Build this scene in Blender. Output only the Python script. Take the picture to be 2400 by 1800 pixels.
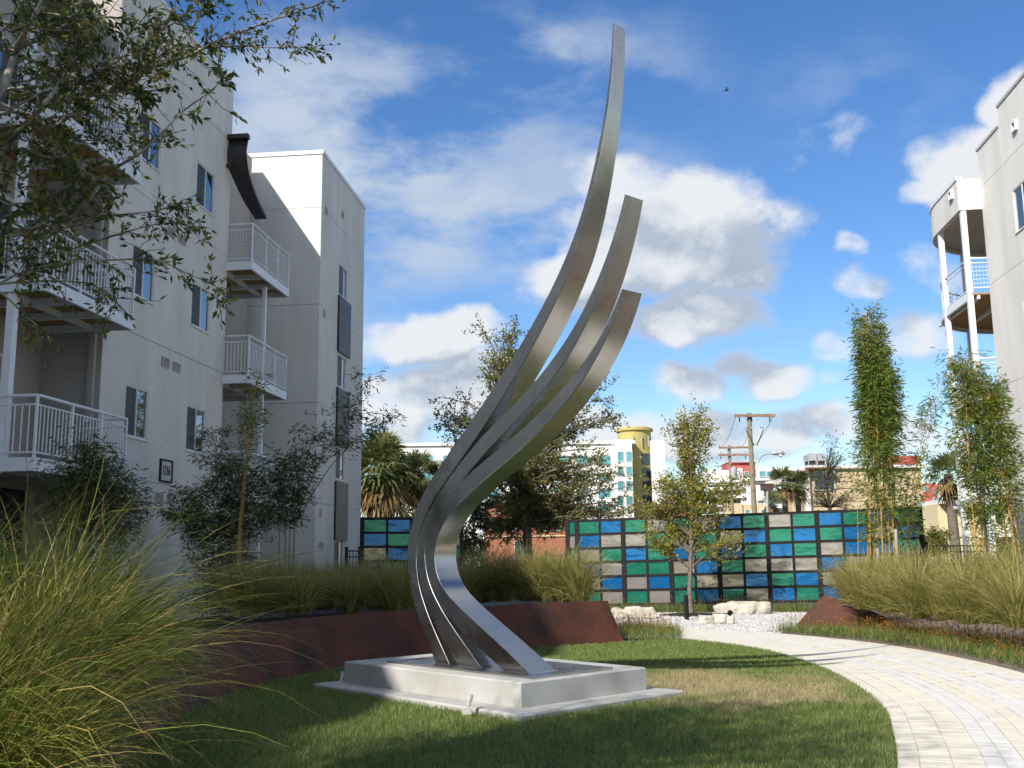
import bpy, math, random
import numpy as np
for o in list(bpy.data.objects): bpy.data.objects.remove(o)
SC = bpy.context.scene
COL = SC.collection
rad = math.radians
# ------------------------------------------------------------------ camera, sky, sun, exposure
FPX = 2400.0; PITCH = math.atan(405/2400.0); ROLL = 0.0112; EYE = 1.55
cam = bpy.data.cameras.new('camera'); cam.sensor_width = 36; cam.lens = 36*FPX/2400
cam.clip_end = 3000; cam.clip_start = 0.05
camo = bpy.data.objects.new('camera', cam); COL.objects.link(camo)
camo.location = (0, 0, EYE)
from mathutils import Matrix, Vector, Euler
camo.rotation_euler = (Matrix.Rotation(rad(90)+PITCH, 3, 'X') @ Matrix.Rotation(-ROLL, 3, 'Z')).to_euler()
SC.camera = camo
SUN_HEAD = rad(34.9); SUN_EL = rad(35.3)
world = bpy.data.worlds.new('World'); SC.world = world; world.use_nodes = True
sun = bpy.data.lights.new('sun', 'SUN'); sun.energy = 4.6; sun.angle = rad(0.53); sun.color = (1.0, 0.945, 0.86)
suno = bpy.data.objects.new('sun', sun); COL.objects.link(suno)
sdir = Vector((math.sin(SUN_HEAD)*math.cos(SUN_EL), math.cos(SUN_HEAD)*math.cos(SUN_EL), -math.sin(SUN_EL)))
suno.rotation_euler = sdir.to_track_quat('-Z', 'Y').to_euler()
suno.location = (-20, -30, 30)
SC.view_settings.view_transform = 'Standard'; SC.view_settings.look = 'None'
SC.view_settings.gamma = 1; SC.view_settings.use_curve_mapping = False
SC.view_settings.exposure = 0.5
SKY_STRENGTH = 0.115
SC.cycles.max_bounces = 4; SC.cycles.diffuse_bounces = 2; SC.cycles.glossy_bounces = 3; SC.cycles.use_adaptive_sampling = True; SC.cycles.adaptive_threshold = .03; SC.cycles.adaptive_min_samples = 8; SC.cycles.transmission_bounces = 2; SC.cycles.transparent_max_bounces = 4

cP, sP = math.cos(PITCH), math.sin(PITCH)
def ray(px, py):
    x = (px-1200)/FPX; y = (900-py)/FPX
    xr = x*math.cos(ROLL)+y*math.sin(ROLL); yr = -x*math.sin(ROLL)+y*math.cos(ROLL)
    return np.array([xr, cP-yr*sP, sP+yr*cP])
CO = np.array([0, 0, EYE])
def G(px, py, z=0.):
    d = ray(px, py); return CO+d*((z-EYE)/d[2])
def AT(px, py, y):
    d = ray(px, py); return CO+d*(y/d[1])
def PL(px, py, o, n):
    d = ray(px, py); o = np.array(o); n = np.array(n)
    return CO+d*((o@n)/(d[:2]@n))
def proj(P):
    P = np.atleast_2d(P); x, y, z = P[:,0], P[:,1], P[:,2]-EYE
    fw = y*cP+z*sP; up = -y*sP+z*cP
    X = x/fw; U = up/fw
    return np.stack([1200+(X*math.cos(ROLL)-U*math.sin(ROLL))*FPX, 900-(X*math.sin(ROLL)+U*math.cos(ROLL))*FPX, fw], 1)

def build_world():
    nt = world.node_tree; nt.nodes.clear(); N = nt.nodes.new; L = nt.links.new
    def math_(op, a, b=None, c=None, clamp=False):
        n = N('ShaderNodeMath'); n.operation = op; n.use_clamp = clamp
        for i, v in enumerate((a, b, c)):
            if v is None: continue
            if isinstance(v, (int, float)): n.inputs[i].default_value = v
            else: L(v, n.inputs[i])
        return n.outputs[0]
    def vmath(op, a, b):
        n = N('ShaderNodeVectorMath'); n.operation = op
        for i, v in enumerate((a, b)):
            if isinstance(v, tuple): n.inputs[i].default_value = v
            else: L(v, n.inputs[i])
        return n
    out = N('ShaderNodeOutputWorld'); bg = N('ShaderNodeBackground')
    sky = N('ShaderNodeTexSky'); sky.sky_type = 'NISHITA'; sky.sun_disc = False
    sky.sun_elevation = SUN_EL
    sky.sun_rotation = SUN_HEAD+math.pi
    sky.air_density = 1.0; sky.dust_density = 0.3; sky.ozone_density = 2.2; sky.altitude = 0
    hs = N('ShaderNodeHueSaturation'); hs.inputs['Saturation'].default_value = 1.27; hs.inputs['Value'].default_value = 1.0; hs.inputs['Hue'].default_value = .508
    L(sky.outputs[0], hs.inputs['Color'])
    tc = N('ShaderNodeTexCoord'); gen = tc.outputs['Generated']
    blobs = [(1580,560,290,185,1.15),(1400,650,200,110,1.1),(1720,590,130,140,1.0),(1620,750,200,80,1.0),(1500,440,170,85,.85),
             (1000,800,210,80,.95),(1080,925,220,95,1.05),(900,960,180,80,.95),(1420,1000,150,55,.85),
             (1900,330,140,70,.62),(1830,390,90,45,.6),(2290,370,190,110,.95),(2390,240,110,120,.95),(2180,430,90,50,.7),(2045,650,75,48,.72),(2000,570,50,32,.62),
             (2110,790,130,75,.80),(1960,820,80,55,.72),(1810,880,130,55,.8),(1610,910,110,55,.8),(1990,900,80,40,.66),(2200,620,80,80,.66),
             (1750,1010,420,60,.78),(2100,1010,260,60,.68),(1300,1050,300,40,.6)]
    veils = [(880,330,450,280,1.0),(1230,170,340,160,.8),(1080,530,450,140,.95),(700,260,280,220,.95),(780,560,240,180,.85),(1330,420,260,130,.7),(2000,250,220,120,.3)]
    nt2 = nt
    def density_group(full):
        nonlocal nt, N, L
        grp = bpy.data.node_groups.new('cloud_density', 'ShaderNodeTree')
        grp.interface.new_socket('Vector', in_out='INPUT', socket_type='NodeSocketVector')
        grp.interface.new_socket('Density', in_out='OUTPUT', socket_type='NodeSocketFloat'); grp.interface.new_socket('Veil', in_out='OUTPUT', socket_type='NodeSocketFloat')
        nt = grp; N = nt.nodes.new; L = nt.links.new
        gi = N('NodeGroupInput'); go = N('NodeGroupOutput'); v0 = gi.outputs[0]; v = v0
        if full:      # ragged edges
            nz = N('ShaderNodeTexNoise'); nz.inputs['Scale'].default_value = 7.0; nz.inputs['Detail'].default_value = 3; nz.inputs['Roughness'].default_value = .6
            L(v0, nz.inputs['Vector'])
            tb = N('ShaderNodeVectorMath'); tb.operation = 'MULTIPLY_ADD'; L(nz.outputs['Color'], tb.inputs[0]); tb.inputs[1].default_value = (.085,)*3; tb.inputs[2].default_value = (-.0425,)*3
            v = vmath('ADD', v0, tb.outputs[0]).outputs[0]
        sp = N('ShaderNodeSeparateXYZ'); L(v, sp.inputs[0])
        ysafe = math_('MAXIMUM', sp.outputs[1], 0.02)
        u = math_('DIVIDE', sp.outputs[0], ysafe); w = math_('DIVIDE', sp.outputs[2], ysafe)
        cb = N('ShaderNodeCombineXYZ'); L(u, cb.inputs[0]); L(w, cb.inputs[1]); uv = cb.outputs[0]
        def blob_max(lst, k, far, near):
            acc = None
            for (px, py, rx, ry, s) in lst:
                d = ray(px, py); sx, sy = FPX/rx*k, FPX/ry*k
                ma = N('ShaderNodeVectorMath'); ma.operation = 'MULTIPLY_ADD'; L(uv, ma.inputs[0]); ma.inputs[1].default_value = (sx, sy, 0); ma.inputs[2].default_value = (-d[0]/d[1]*sx, -d[2]/d[1]*sy, 0)
                ln = N('ShaderNodeVectorMath'); ln.operation = 'LENGTH'; L(ma.outputs[0], ln.inputs[0])
                m = N('ShaderNodeMapRange'); m.interpolation_type = 'SMOOTHSTEP'
                m.inputs[1].default_value = far; m.inputs[2].default_value = near; m.inputs[3].default_value = 0; m.inputs[4].default_value = s
                L(ln.outputs['Value'], m.inputs[0])
                acc = m.outputs[0] if acc is None else math_('MAXIMUM', acc, m.outputs[0])
            return acc
        acc = blob_max(blobs, .92, 1.5, .35)
        if full:
            VE = blob_max(veils, .8, 1.5, .1)
            nv = N('ShaderNodeTexNoise'); nv.inputs['Scale'].default_value = 8.5; nv.inputs['Detail'].default_value = 6; nv.inputs['Roughness'].default_value = .58
            mv = N('ShaderNodeMapping'); mv.inputs['Rotation'].default_value = (0, rad(25), 0); mv.inputs['Scale'].default_value = (.75, 1, 1.7); L(v0, mv.inputs[0]); L(mv.outputs[0], nv.inputs['Vector'])
            vr = N('ShaderNodeMapRange'); vr.interpolation_type = 'SMOOTHSTEP'; vr.inputs[1].default_value = .36; vr.inputs[2].default_value = .62; L(nv.outputs[0], vr.inputs[0])
            L(math_('MULTIPLY', VE, vr.outputs[0]), go.inputs[1])
        # away from the view: scattered clouds of the same kind
        n3 = N('ShaderNodeTexNoise'); n3.inputs['Scale'].default_value = 2.3; n3.inputs['Detail'].default_value = 1; L(v0, n3.inputs['Vector'])
        gen_m = N('ShaderNodeMapRange'); gen_m.inputs[1].default_value = .38; gen_m.inputs[2].default_value = .62; gen_m.inputs[4].default_value = .95; L(n3.outputs[0], gen_m.inputs[0])
        back = N('ShaderNodeMapRange'); back.inputs[1].default_value = .55; back.inputs[2].default_value = .35; L(sp.outputs[1], back.inputs[0])
        high = N('ShaderNodeMapRange'); high.inputs[1].default_value = .55; high.inputs[2].default_value = .68; L(sp.outputs[2], high.inputs[0])
        acc = math_('MAXIMUM', acc, math_('MULTIPLY', gen_m.outputs[0], math_('MAXIMUM', back.outputs[0], high.outputs[0])))
        n2 = N('ShaderNodeTexNoise'); n2.inputs['Scale'].default_value = 11; n2.inputs['Detail'].default_value = 8 if full else 4; n2.inputs['Roughness'].default_value = .62
        sc = vmath('MULTIPLY', v0, (1, 1, 1.4)).outputs[0]; L(sc, n2.inputs['Vector'])
        dens = math_('ADD', acc, math_('MULTIPLY', math_('SUBTRACT', n2.outputs[0], .5), 1.5))
        L(dens, go.inputs[0])
        nt = nt2; N = nt.nodes.new; L = nt.links.new
        return grp
    grp_full, grp_cheap = density_group(True), density_group(False)
    def dens_at(vec, grp):
        g = N('ShaderNodeGroup'); g.node_tree = grp; L(vec, g.inputs[0]); return g.outputs
    d0, veil = dens_at(gen, grp_full)[:2]
    off = vmath('ADD', gen, (-.026, 0, .040)).outputs[0]
    d1 = dens_at(off, grp_cheap)[0]
    al = N('ShaderNodeMapRange'); al.interpolation_type = 'SMOOTHSTEP'
    al.inputs[1].default_value = .38; al.inputs[2].default_value = .90; al.inputs[4].default_value = .97
    L(d0, al.inputs[0])
    lit = N('ShaderNodeMapRange'); lit.interpolation_type = 'SMOOTHSTEP'
    lit.inputs[1].default_value = -.36; lit.inputs[2].default_value = .40
    L(math_('SUBTRACT', d0, d1), lit.inputs[0])
    thick = N('ShaderNodeMapRange'); thick.inputs[1].default_value = .5; thick.inputs[2].default_value = 1.3
    L(d0, thick.inputs[0])
    cm = N('ShaderNodeMix'); cm.data_type = 'RGBA'
    K = 1/ SKY_STRENGTH
    cm.inputs['A'].default_value = (.25*K, .31*K, .40*K, 1); cm.inputs['B'].default_value = (.60*K, .62*K, .645*K, 1)
    thin = math_('SUBTRACT', 1.0, thick.outputs[0])
    L(math_('MAXIMUM', lit.outputs[0], math_('MULTIPLY', thin, .42)), cm.inputs['Factor'])
    mx = N('ShaderNodeMix'); mx.data_type = 'RGBA'
    sepz = N('ShaderNodeSeparateXYZ'); L(gen, sepz.inputs[0])
    hz = N('ShaderNodeMapRange'); hz.inputs[1].default_value = -.01; hz.inputs[2].default_value = .04; L(sepz.outputs[2], hz.inputs[0])
    vm_ = N('ShaderNodeMix'); vm_.data_type = 'RGBA'; L(math_('MULTIPLY', veil, .95), vm_.inputs['Factor']); L(hs.outputs[0], vm_.inputs['A']); vm_.inputs['B'].default_value = (.42*K, .48*K, .56*K, 1)
    L(math_('MULTIPLY', al.outputs[0], hz.outputs[0]), mx.inputs['Factor'])
    L(vm_.outputs['Result'], mx.inputs['A']); L(cm.outputs['Result'], mx.inputs['B'])
    L(mx.outputs['Result'], bg.inputs['Color']); bg.inputs['Strength'].default_value = SKY_STRENGTH
    L(bg.outputs[0], out.inputs['Surface'])
build_world(); world.cycles.sampling_method = 'NONE'

# ------------------------------------------------------------------ helpers
def lin(c):
    return tuple(((x/255.)/12.92 if x/255. <= .04045 else ((x/255.+.055)/1.055)**2.4) for x in c)
MATS = {}
def mat(name, col, rough=.7, metal=0., var=.12, scale=6., bump=0., bscale=40., spec=.5, ior=1.5, col2=None, detail=5, stretch=None, obj_rand=0.):
    if name in MATS: return MATS[name]
    m = bpy.data.materials.new(name); m.use_nodes = True; nt = m.node_tree; N = nt.nodes.new; L = nt.links.new
    b = nt.nodes['Principled BSDF']
    b.inputs['Roughness'].default_value = rough; b.inputs['Metallic'].default_value = metal
    b.inputs['Specular IOR Level'].default_value = spec; b.inputs['IOR'].default_value = ior
    tc = N('ShaderNodeTexCoord'); vec = tc.outputs['Object']
    geo = N('ShaderNodeNewGeometry'); vec = geo.outputs['Position']
    if stretch:
        mp = N('ShaderNodeMapping'); mp.inputs['Scale'].default_value = stretch; L(vec, mp.inputs[0]); vec = mp.outputs[0]
    n = N('ShaderNodeTexNoise'); n.inputs['Scale'].default_value = scale; n.inputs['Detail'].default_value = detail; L(vec, n.inputs['Vector'])
    r = N('ShaderNodeValToRGB')
    c1 = tuple(x*(1-var) for x in col); c2 = tuple(min(1, x*(1+var)) for x in (col2 or col))
    if col2: c1 = col; c2 = col2
    r.color_ramp.elements[0].position = .32; r.color_ramp.elements[1].position = .68
    r.color_ramp.elements[0].color = (*c1, 1); r.color_ramp.elements[1].color = (*c2, 1)
    L(n.outputs[0], r.inputs[0]); cout = r.outputs[0]
    if obj_rand:
        oi = N('ShaderNodeObjectInfo'); hs = N('ShaderNodeHueSaturation')
        mr = N('ShaderNodeMapRange'); mr.inputs[3].default_value = 1-obj_rand; mr.inputs[4].default_value = 1+obj_rand
        L(oi.outputs['Random'], mr.inputs[0]); L(mr.outputs[0], hs.inputs['Value']); L(cout, hs.inputs['Color']); cout = hs.outputs[0]
    L(cout, b.inputs['Base Color'])
    if bump:
        n2 = N('ShaderNodeTexNoise'); n2.inputs['Scale'].default_value = bscale; n2.inputs['Detail'].default_value = 6; L(vec, n2.inputs['Vector'])
        bp = N('ShaderNodeBump'); bp.inputs['Strength'].default_value = bump; bp.inputs['Distance'].default_value = .02
        L(n2.outputs[0], bp.inputs['Height']); L(bp.outputs[0], b.inputs['Normal'])
    MATS[name] = m; return m
def leafmat(name, cols, transl=.35, rough=.55):
    """foliage: a colour of its own for every leaf or blade"""
    m = bpy.data.materials.new(name); m.use_nodes = True; nt = m.node_tree; N = nt.nodes.new; L = nt.links.new
    b = nt.nodes['Principled BSDF']; out = nt.nodes['Material Output']
    b.inputs['Roughness'].default_value = rough; b.inputs['Specular IOR Level'].default_value = .35
    g = N('ShaderNodeNewGeometry'); r = N('ShaderNodeValToRGB'); r.color_ramp.interpolation = 'LINEAR'
    el = r.color_ramp.elements
    while len(el) < len(cols): el.new(.5)
    for i, c in enumerate(cols):
        el[i].position = i/(len(cols)-1); el[i].color = (*c, 1)
    L(g.outputs['Random Per Island'], r.inputs[0]); L(r.outputs[0], b.inputs['Base Color'])
    t = N('ShaderNodeBsdfTranslucent'); mx = N('ShaderNodeMixShader'); mx.inputs[0].default_value = transl
    L(r.outputs[0], t.inputs[0]); L(b.outputs[0], mx.inputs[1]); L(t.outputs[0], mx.inputs[2]); L(mx.outputs[0], out.inputs[0])
    return m

class MB:
    def __init__(s): s.V = []; s.F = []
    def add(s, vs, fs):
        k = len(s.V); s.V += [tuple(map(float, v)) for v in vs]; s.F += [tuple(i+k for i in f) for f in fs]; return s
    def obox(s, o, a, b, c):
        o, a, b, c = [np.array(q, float) for q in (o, a, b, c)]
        vs = [o, o+a, o+a+b, o+b, o+c, o+a+c, o+a+b+c, o+b+c]
        fs = [(0,3,2,1),(4,5,6,7),(0,1,5,4),(1,2,6,5),(2,3,7,6),(3,0,4,7)]
        if np.dot(np.cross(a, b), c) < 0: fs = [f[::-1] for f in fs]
        return s.add(vs, fs)
    def box(s, x0, x1, y0, y1, z0, z1):
        return s.obox((x0,y0,z0), (x1-x0,0,0), (0,y1-y0,0), (0,0,z1-z0))
    def tube(s, pts, rad_, n=6, cap=True):
        V, F = tube_arr(pts, rad_, n); k = len(s.V)
        s.V += [tuple(v) for v in V]; s.F += [tuple(i+k for i in f) for f in F]
        if cap:
            s.F.append(tuple(k+i for i in range(n))[::-1]); e = k+len(V)-n; s.F.append(tuple(e+i for i in range(n)))
        return s
    def prism(s, poly, z0, z1):
        n = len(poly); vs = [(p[0], p[1], z0) for p in poly]+[(p[0], p[1], z1) for p in poly]
        a = sum(poly[i][0]*poly[(i+1)%n][1]-poly[(i+1)%n][0]*poly[i][1] for i in range(n))
        fs = [tuple(range(n))[::-1], tuple(range(n, 2*n))]+[(i, (i+1)%n, (i+1)%n+n, i+n) for i in range(n)]
        if a < 0: fs = [f[::-1] for f in fs]
        return s.add(vs, fs)
    def lathe(s, c, prof, n=16):
        vs = []; fs = []
        for (r, z) in prof:
            for i in range(n):
                t = 2*math.pi*i/n; vs.append((c[0]+r*math.cos(t), c[1]+r*math.sin(t), c[2]+z))
        for j in range(len(prof)-1):
            for i in range(n):
                a = j*n+i; b = j*n+(i+1)%n; fs.append((a, b, b+n, a+n))
        fs.append(tuple(range(n))[::-1]); e = (len(prof)-1)*n; fs.append(tuple(e+i for i in range(n)))
        return s.add(vs, fs)
    def build(s, name, m, parent=None, smooth=False):
        me = bpy.data.meshes.new(name); me.from_pydata(s.V, [], s.F); me.update()
        if smooth: me.shade_smooth()
        return link(name, me, m, parent)
def tube_arr(pts, rads, n):
    pts = np.array(pts, float); N_ = len(pts)
    if np.isscalar(rads): rads = [rads]*N_
    V = []; ref = np.array([.31, .17, .93])
    for i in range(N_):
        t = pts[min(i+1, N_-1)]-pts[max(i-1, 0)]; t /= (np.linalg.norm(t)+1e-9)
        a = np.cross(t, ref); la = np.linalg.norm(a)
        if la < .15: a = np.cross(t, np.array([.9, .3, .1])); la = np.linalg.norm(a)
        a /= la; b = np.cross(t, a)
        for k in range(n):
            q = 2*math.pi*k/n; V.append(pts[i]+rads[i]*(a*math.cos(q)+b*math.sin(q)))
    F = [(i*n+k, i*n+(k+1) % n, (i+1)*n+(k+1) % n, (i+1)*n+k) for i in range(N_-1) for k in range(n)]
    return V, F
def link(name, me, m, parent=None):
    o = bpy.data.objects.new(name, me); COL.objects.link(o)
    if m and not me.materials: me.materials.append(m)
    if parent: o.parent = parent
    return o
def npmesh(name, V, Q, m, parent=None, smooth=False):
    """V (n,3), Q (k,3 or 4) arrays"""
    V = np.asarray(V, np.float32); Q = np.asarray(Q, np.int32); me = bpy.data.meshes.new(name)
    me.vertices.add(len(V)); me.vertices.foreach_set('co', V.ravel())
    k = Q.shape[1]; me.loops.add(Q.size); me.loops.foreach_set('vertex_index', Q.ravel())
    me.polygons.add(len(Q)); me.polygons.foreach_set('loop_start', np.arange(0, Q.size, k, dtype=np.int32))
    try: me.polygons.foreach_set('loop_total', np.full(len(Q), k, np.int32))
    except Exception: pass
    me.update(calc_edges=True)
    if smooth: me.shade_smooth()
    return link(name, me, m, parent)
def tag(o, label, cat, group=None):
    o['label'] = label; o['category'] = cat
    if group: o['group'] = group
    return o
def thing(name, label, cat, loc=(0,0,0), group=None):
    o = bpy.data.objects.new(name, None); COL.objects.link(o); o.location = loc; o.empty_display_size = .2
    tag(o, label, cat, group); bpy.context.view_layer.update(); return o
def under(root):
    """parts are written in world coordinates: undo the root's offset"""
    loc = Vector(root.location)
    for ch in root.children: ch.location = Vector(ch.location)-loc
    return root
def structure(o): o['kind'] = 'structure'; return o
def stuff(o, label=None, cat=None):
    o['kind'] = 'stuff'
    if label: tag(o, label, cat)
    return o
def catmull(P, n):
    P = np.array(P, float); P = np.vstack([2*P[0]-P[1], P, 2*P[-1]-P[-2]]); out = []
    for i in range(1, len(P)-2):
        for k in range(n):
            t = k/n; a, b, c, d = P[i-1:i+3]
            out.append(.5*((2*b)+(-a+c)*t+(2*a-5*b+4*c-d)*t*t+(-a+3*b-3*c+d)*t**3))
    out.append(P[-2]); return np.array(out)
class Fr:
    """a wall frame: u along the wall, v outwards, z up"""
    def __init__(s, o, d, n): s.o = np.array(o[:2], float); s.d = np.array(d, float); s.n = np.array(n, float)
    def p(s, u, v, z): q = s.o+s.d*u+s.n*v; return np.array([q[0], q[1], z])
    def box(s, mb, u0, u1, v0, v1, z0, z1):
        d3 = np.array([*s.d, 0]); n3 = np.array([*s.n, 0])
        return mb.obox(s.p(u0, v0, z0), d3*(u1-u0), n3*(v1-v0), (0, 0, z1-z0))
def wall_panel(fr, u0, u1, z0, z1, v, holes=(), depth=.09, flip=False, gap=.006):
    """one storey of render with real openings and reveals; joints stay open round it"""
    mb = MB(); u0 += gap; u1 -= gap; z0 += gap; z1 -= gap
    hs = [h for h in holes if h[2] < z1 and h[3] > z0 and h[0] < u1 and h[1] > u0]
    hs = [(max(a, u0), min(b, u1), max(c, z0), min(d, z1)) for a, b, c, d in hs]
    us = sorted({u0, u1, *[h[0] for h in hs], *[h[1] for h in hs]}); zs = sorted({z0, z1, *[h[2] for h in hs], *[h[3] for h in hs]})
    def quad(a, b, c, d): mb.add([fr.p(*a), fr.p(*b), fr.p(*c), fr.p(*d)], [(0, 1, 2, 3)])
    for i in range(len(us)-1):
        for j in range(len(zs)-1):
            cu, cz = (us[i]+us[i+1])/2, (zs[j]+zs[j+1])/2
            if any(h[0] < cu < h[1] and h[2] < cz < h[3] for h in hs): continue
            quad((us[i], v, zs[j]), (us[i+1], v, zs[j]), (us[i+1], v, zs[j+1]), (us[i], v, zs[j+1]))
    b = v-depth
    for (a, c, e, f) in hs+[(u0, u1, z0, z1)]:
        quad((a, v, e), (c, v, e), (c, b, e), (a, b, e)); quad((a, v, f), (c, v, f), (c, b, f), (a, b, f))
        quad((a, v, e), (a, v, f), (a, b, f), (a, b, e)); quad((c, v, e), (c, v, f), (c, b, f), (c, b, e))
    return mb
# ------------------------------------------------------------------ materials
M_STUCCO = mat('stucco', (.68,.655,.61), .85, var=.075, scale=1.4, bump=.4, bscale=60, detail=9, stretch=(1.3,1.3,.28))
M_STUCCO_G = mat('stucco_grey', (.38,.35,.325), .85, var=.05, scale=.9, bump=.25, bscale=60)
M_WHITE = mat('white_paint', (.74,.76,.78), .45, var=.04, scale=3)
M_FRAME = mat('window_frame', (.70,.69,.66), .5, var=.03)
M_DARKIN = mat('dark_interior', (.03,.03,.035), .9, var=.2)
M_GLASS = mat('window_glass', (.02,.028,.036), .03, var=.2, scale=.5, spec=1.0, ior=2.3)
M_SCREEN = mat('insect_screen', (.035,.036,.042), .55, var=.2, scale=1, spec=.5)
M_BROWN = mat('brown_metal', (.035,.028,.025), .5, var=.15, scale=3)
M_WOOD = mat('soffit_wood', (.36,.20,.07), .7, var=.25, scale=5, stretch=(1,6,1))
M_VENT = mat('vent_metal', (.42,.40,.38), .6, var=.05)
M_STEEL = None
M_CONC = mat('concrete', (.35,.338,.31), .85, scale=2.2, col2=(.46,.455,.44), bump=.4, bscale=90, detail=11)
M_RUST = mat('corten_steel', (.028,.009,.005), .75, scale=1.6, col2=(.115,.027,.009), bump=.3, bscale=25, detail=9)
M_BLACK = mat('black_metal', (.006,.006,.0065), .55, var=.2, spec=.3)
M_MULCH = mat('mulch', (.017,.012,.009), .95, var=.5, scale=22, bump=1.0, bscale=60)
M_SOIL = mat('soil', (.16,.125,.10), .95, var=.3, scale=14, bump=.6, bscale=60)
M_GROUND = mat('ground', (.07,.075,.05), .95, var=.3, scale=.4)
M_ASPH = mat('asphalt', (.05,.05,.052), .9, var=.15, scale=3)
M_LAWN = mat('lawn_soil', (.035,.06,.014), .95, var=.4, scale=9)
M_CREAM = mat('paver_cream', (.62,.575,.475), .85, var=.035, scale=3, bump=.08, bscale=120, obj_rand=.025)
M_GREYP = mat('paver_grey', (.60,.582,.55), .85, var=.035, scale=3, bump=.08, bscale=120, obj_rand=.025)
M_JOINT = mat('joint_sand', (.56,.52,.44), .95, var=.15, scale=30)
M_STONE = mat('limestone', (.36,.31,.22), .9, scale=5, col2=(.60,.57,.51), bump=.7, bscale=18, detail=9)
M_GRAVEL = leafmat('white_gravel', [(.34,.33,.32),(.50,.49,.475),(.66,.65,.63)], 0, .9)
M_GRAVB = mat('gravel_bed', (.48,.47,.46), .95, var=.2, scale=50, bump=.8, bscale=90)
M_BARK = mat('bark', (.16,.13,.105), .9, var=.35, scale=14, bump=.5, bscale=50)
M_BARKL = mat('pale_bark', (.30,.27,.23), .9, var=.35, scale=18, bump=.5, bscale=50)
M_TWIG = mat('dark_twig', (.075,.06,.05), .9, var=.3, scale=10)

def steel():
    m = bpy.data.materials.new('brushed_steel'); m.use_nodes = True; nt = m.node_tree; N = nt.nodes.new; L = nt.links.new
    b = nt.nodes['Principled BSDF']; b.inputs['Metallic'].default_value = 1
    g = N('ShaderNodeNewGeometry')
    n = N('ShaderNodeTexNoise'); n.inputs['Scale'].default_value = 2.2; n.inputs['Detail'].default_value = 6; L(g.outputs['Position'], n.inputs['Vector'])
    mp = N('ShaderNodeMapping'); mp.inputs['Scale'].default_value = (8, 8, 160); L(g.outputs['Position'], mp.inputs[0])
    n2 = N('ShaderNodeTexNoise'); n2.inputs['Scale'].default_value = 1.5; n2.inputs['Detail'].default_value = 4; L(mp.outputs[0], n2.inputs['Vector'])
    r = N('ShaderNodeMapRange'); r.inputs[1].default_value = .3; r.inputs[2].default_value = .7; r.inputs[3].default_value = .20; r.inputs[4].default_value = .32
    L(n.outputs[0], r.inputs[0]); L(r.outputs[0], b.inputs['Roughness'])
    c = N('ShaderNodeValToRGB'); c.color_ramp.elements[0].color = (.42,.41,.395,1); c.color_ramp.elements[1].color = (.55,.54,.52,1)
    mx = N('ShaderNodeMath'); mx.operation = 'ADD'; L(n.outputs[0], mx.inputs[0]); L(n2.outputs[0], mx.inputs[1])
    mx2 = N('ShaderNodeMath'); mx2.operation = 'MULTIPLY'; mx2.inputs[1].default_value = .5; L(mx.outputs[0], mx2.inputs[0]); L(mx2.outputs[0], c.inputs[0])
    L(c.outputs[0], b.inputs['Base Color'])
    bp = N('ShaderNodeBump'); bp.inputs['Strength'].default_value = .05; bp.inputs['Distance'].default_value = .01
    return m
M_STEEL = steel()

# ------------------------------------------------------------------ ground, path, lawn
structure(MB().box(-600, 600, -300, 900, -1.0, -.06).build('ground', M_GROUND))
mb = MB(); mb.add([(-200,36,-.052),(200,33,-.052),(200,46,-.052),(-200,49,-.052)], [(0,1,2,3)]); structure(mb.build('road', M_ASPH))
PIN = catmull([(.9,3.6),(1.55,5.2),(2.2,6.5),(2.78,7.84),(3.32,9.4),(3.80,11.05),(4.13,13.2),(4.24,15.3),(4.08,17.2),(3.62,18.7),(2.85,19.95),(1.8,20.9),(.6,21.5),(-.8,21.8)], 12)
PW = 2.38
_t = np.gradient(PIN, axis=0); _t /= np.linalg.norm(_t, axis=1)[:,None]; PNRM = np.c_[_t[:,1], -_t[:,0]]      # outwards, to the right of the lawn
for _ in range(12): PNRM[1:-1] = .5*PNRM[1:-1]+.25*(PNRM[:-2]+PNRM[2:]); PNRM /= np.linalg.norm(PNRM, axis=1)[:,None]
def poff(r): return PIN+PNRM*r
def pdist(q):
    """signed distance of points from the lawn edge of the path"""
    d = np.linalg.norm(q[:,None]-PIN[None], axis=2); i = d.argmin(1); return ((q-PIN[i])*PNRM[i]).sum(1)
WALL = catmull([(2.02,19.1),(1.3,18.65),(0.3,17.95),(-.8,17.1),(-1.8,16.15),(-2.6,15.0),(-3.1,13.6),(-3.35,12.1),(-3.38,10.6),(-3.2,9.2),(-2.9,8.0),(-2.5,6.9),(-2.1,5.8),(-1.7,4.8)], 5)
# lawn sheet
poly = [tuple(p) for p in WALL]+[(p[0], p[1]) for p in PIN if p[1] < 19.9]
me = MB(); me.add([(p[0], p[1], -.012) for p in poly], [tuple(range(len(poly)))])
lawn = structure(me.build('lawn', M_LAWN))
# path base
mb = MB(); a = poff(0); b = poff(PW); n = len(a)
mb.add([(*p, -.010) for p in a]+[(*p, -.010) for p in b], [(i, i+n, i+n+1, i+1) for i in range(n-1)])
path = structure(mb.build('path', M_JOINT))
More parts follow.
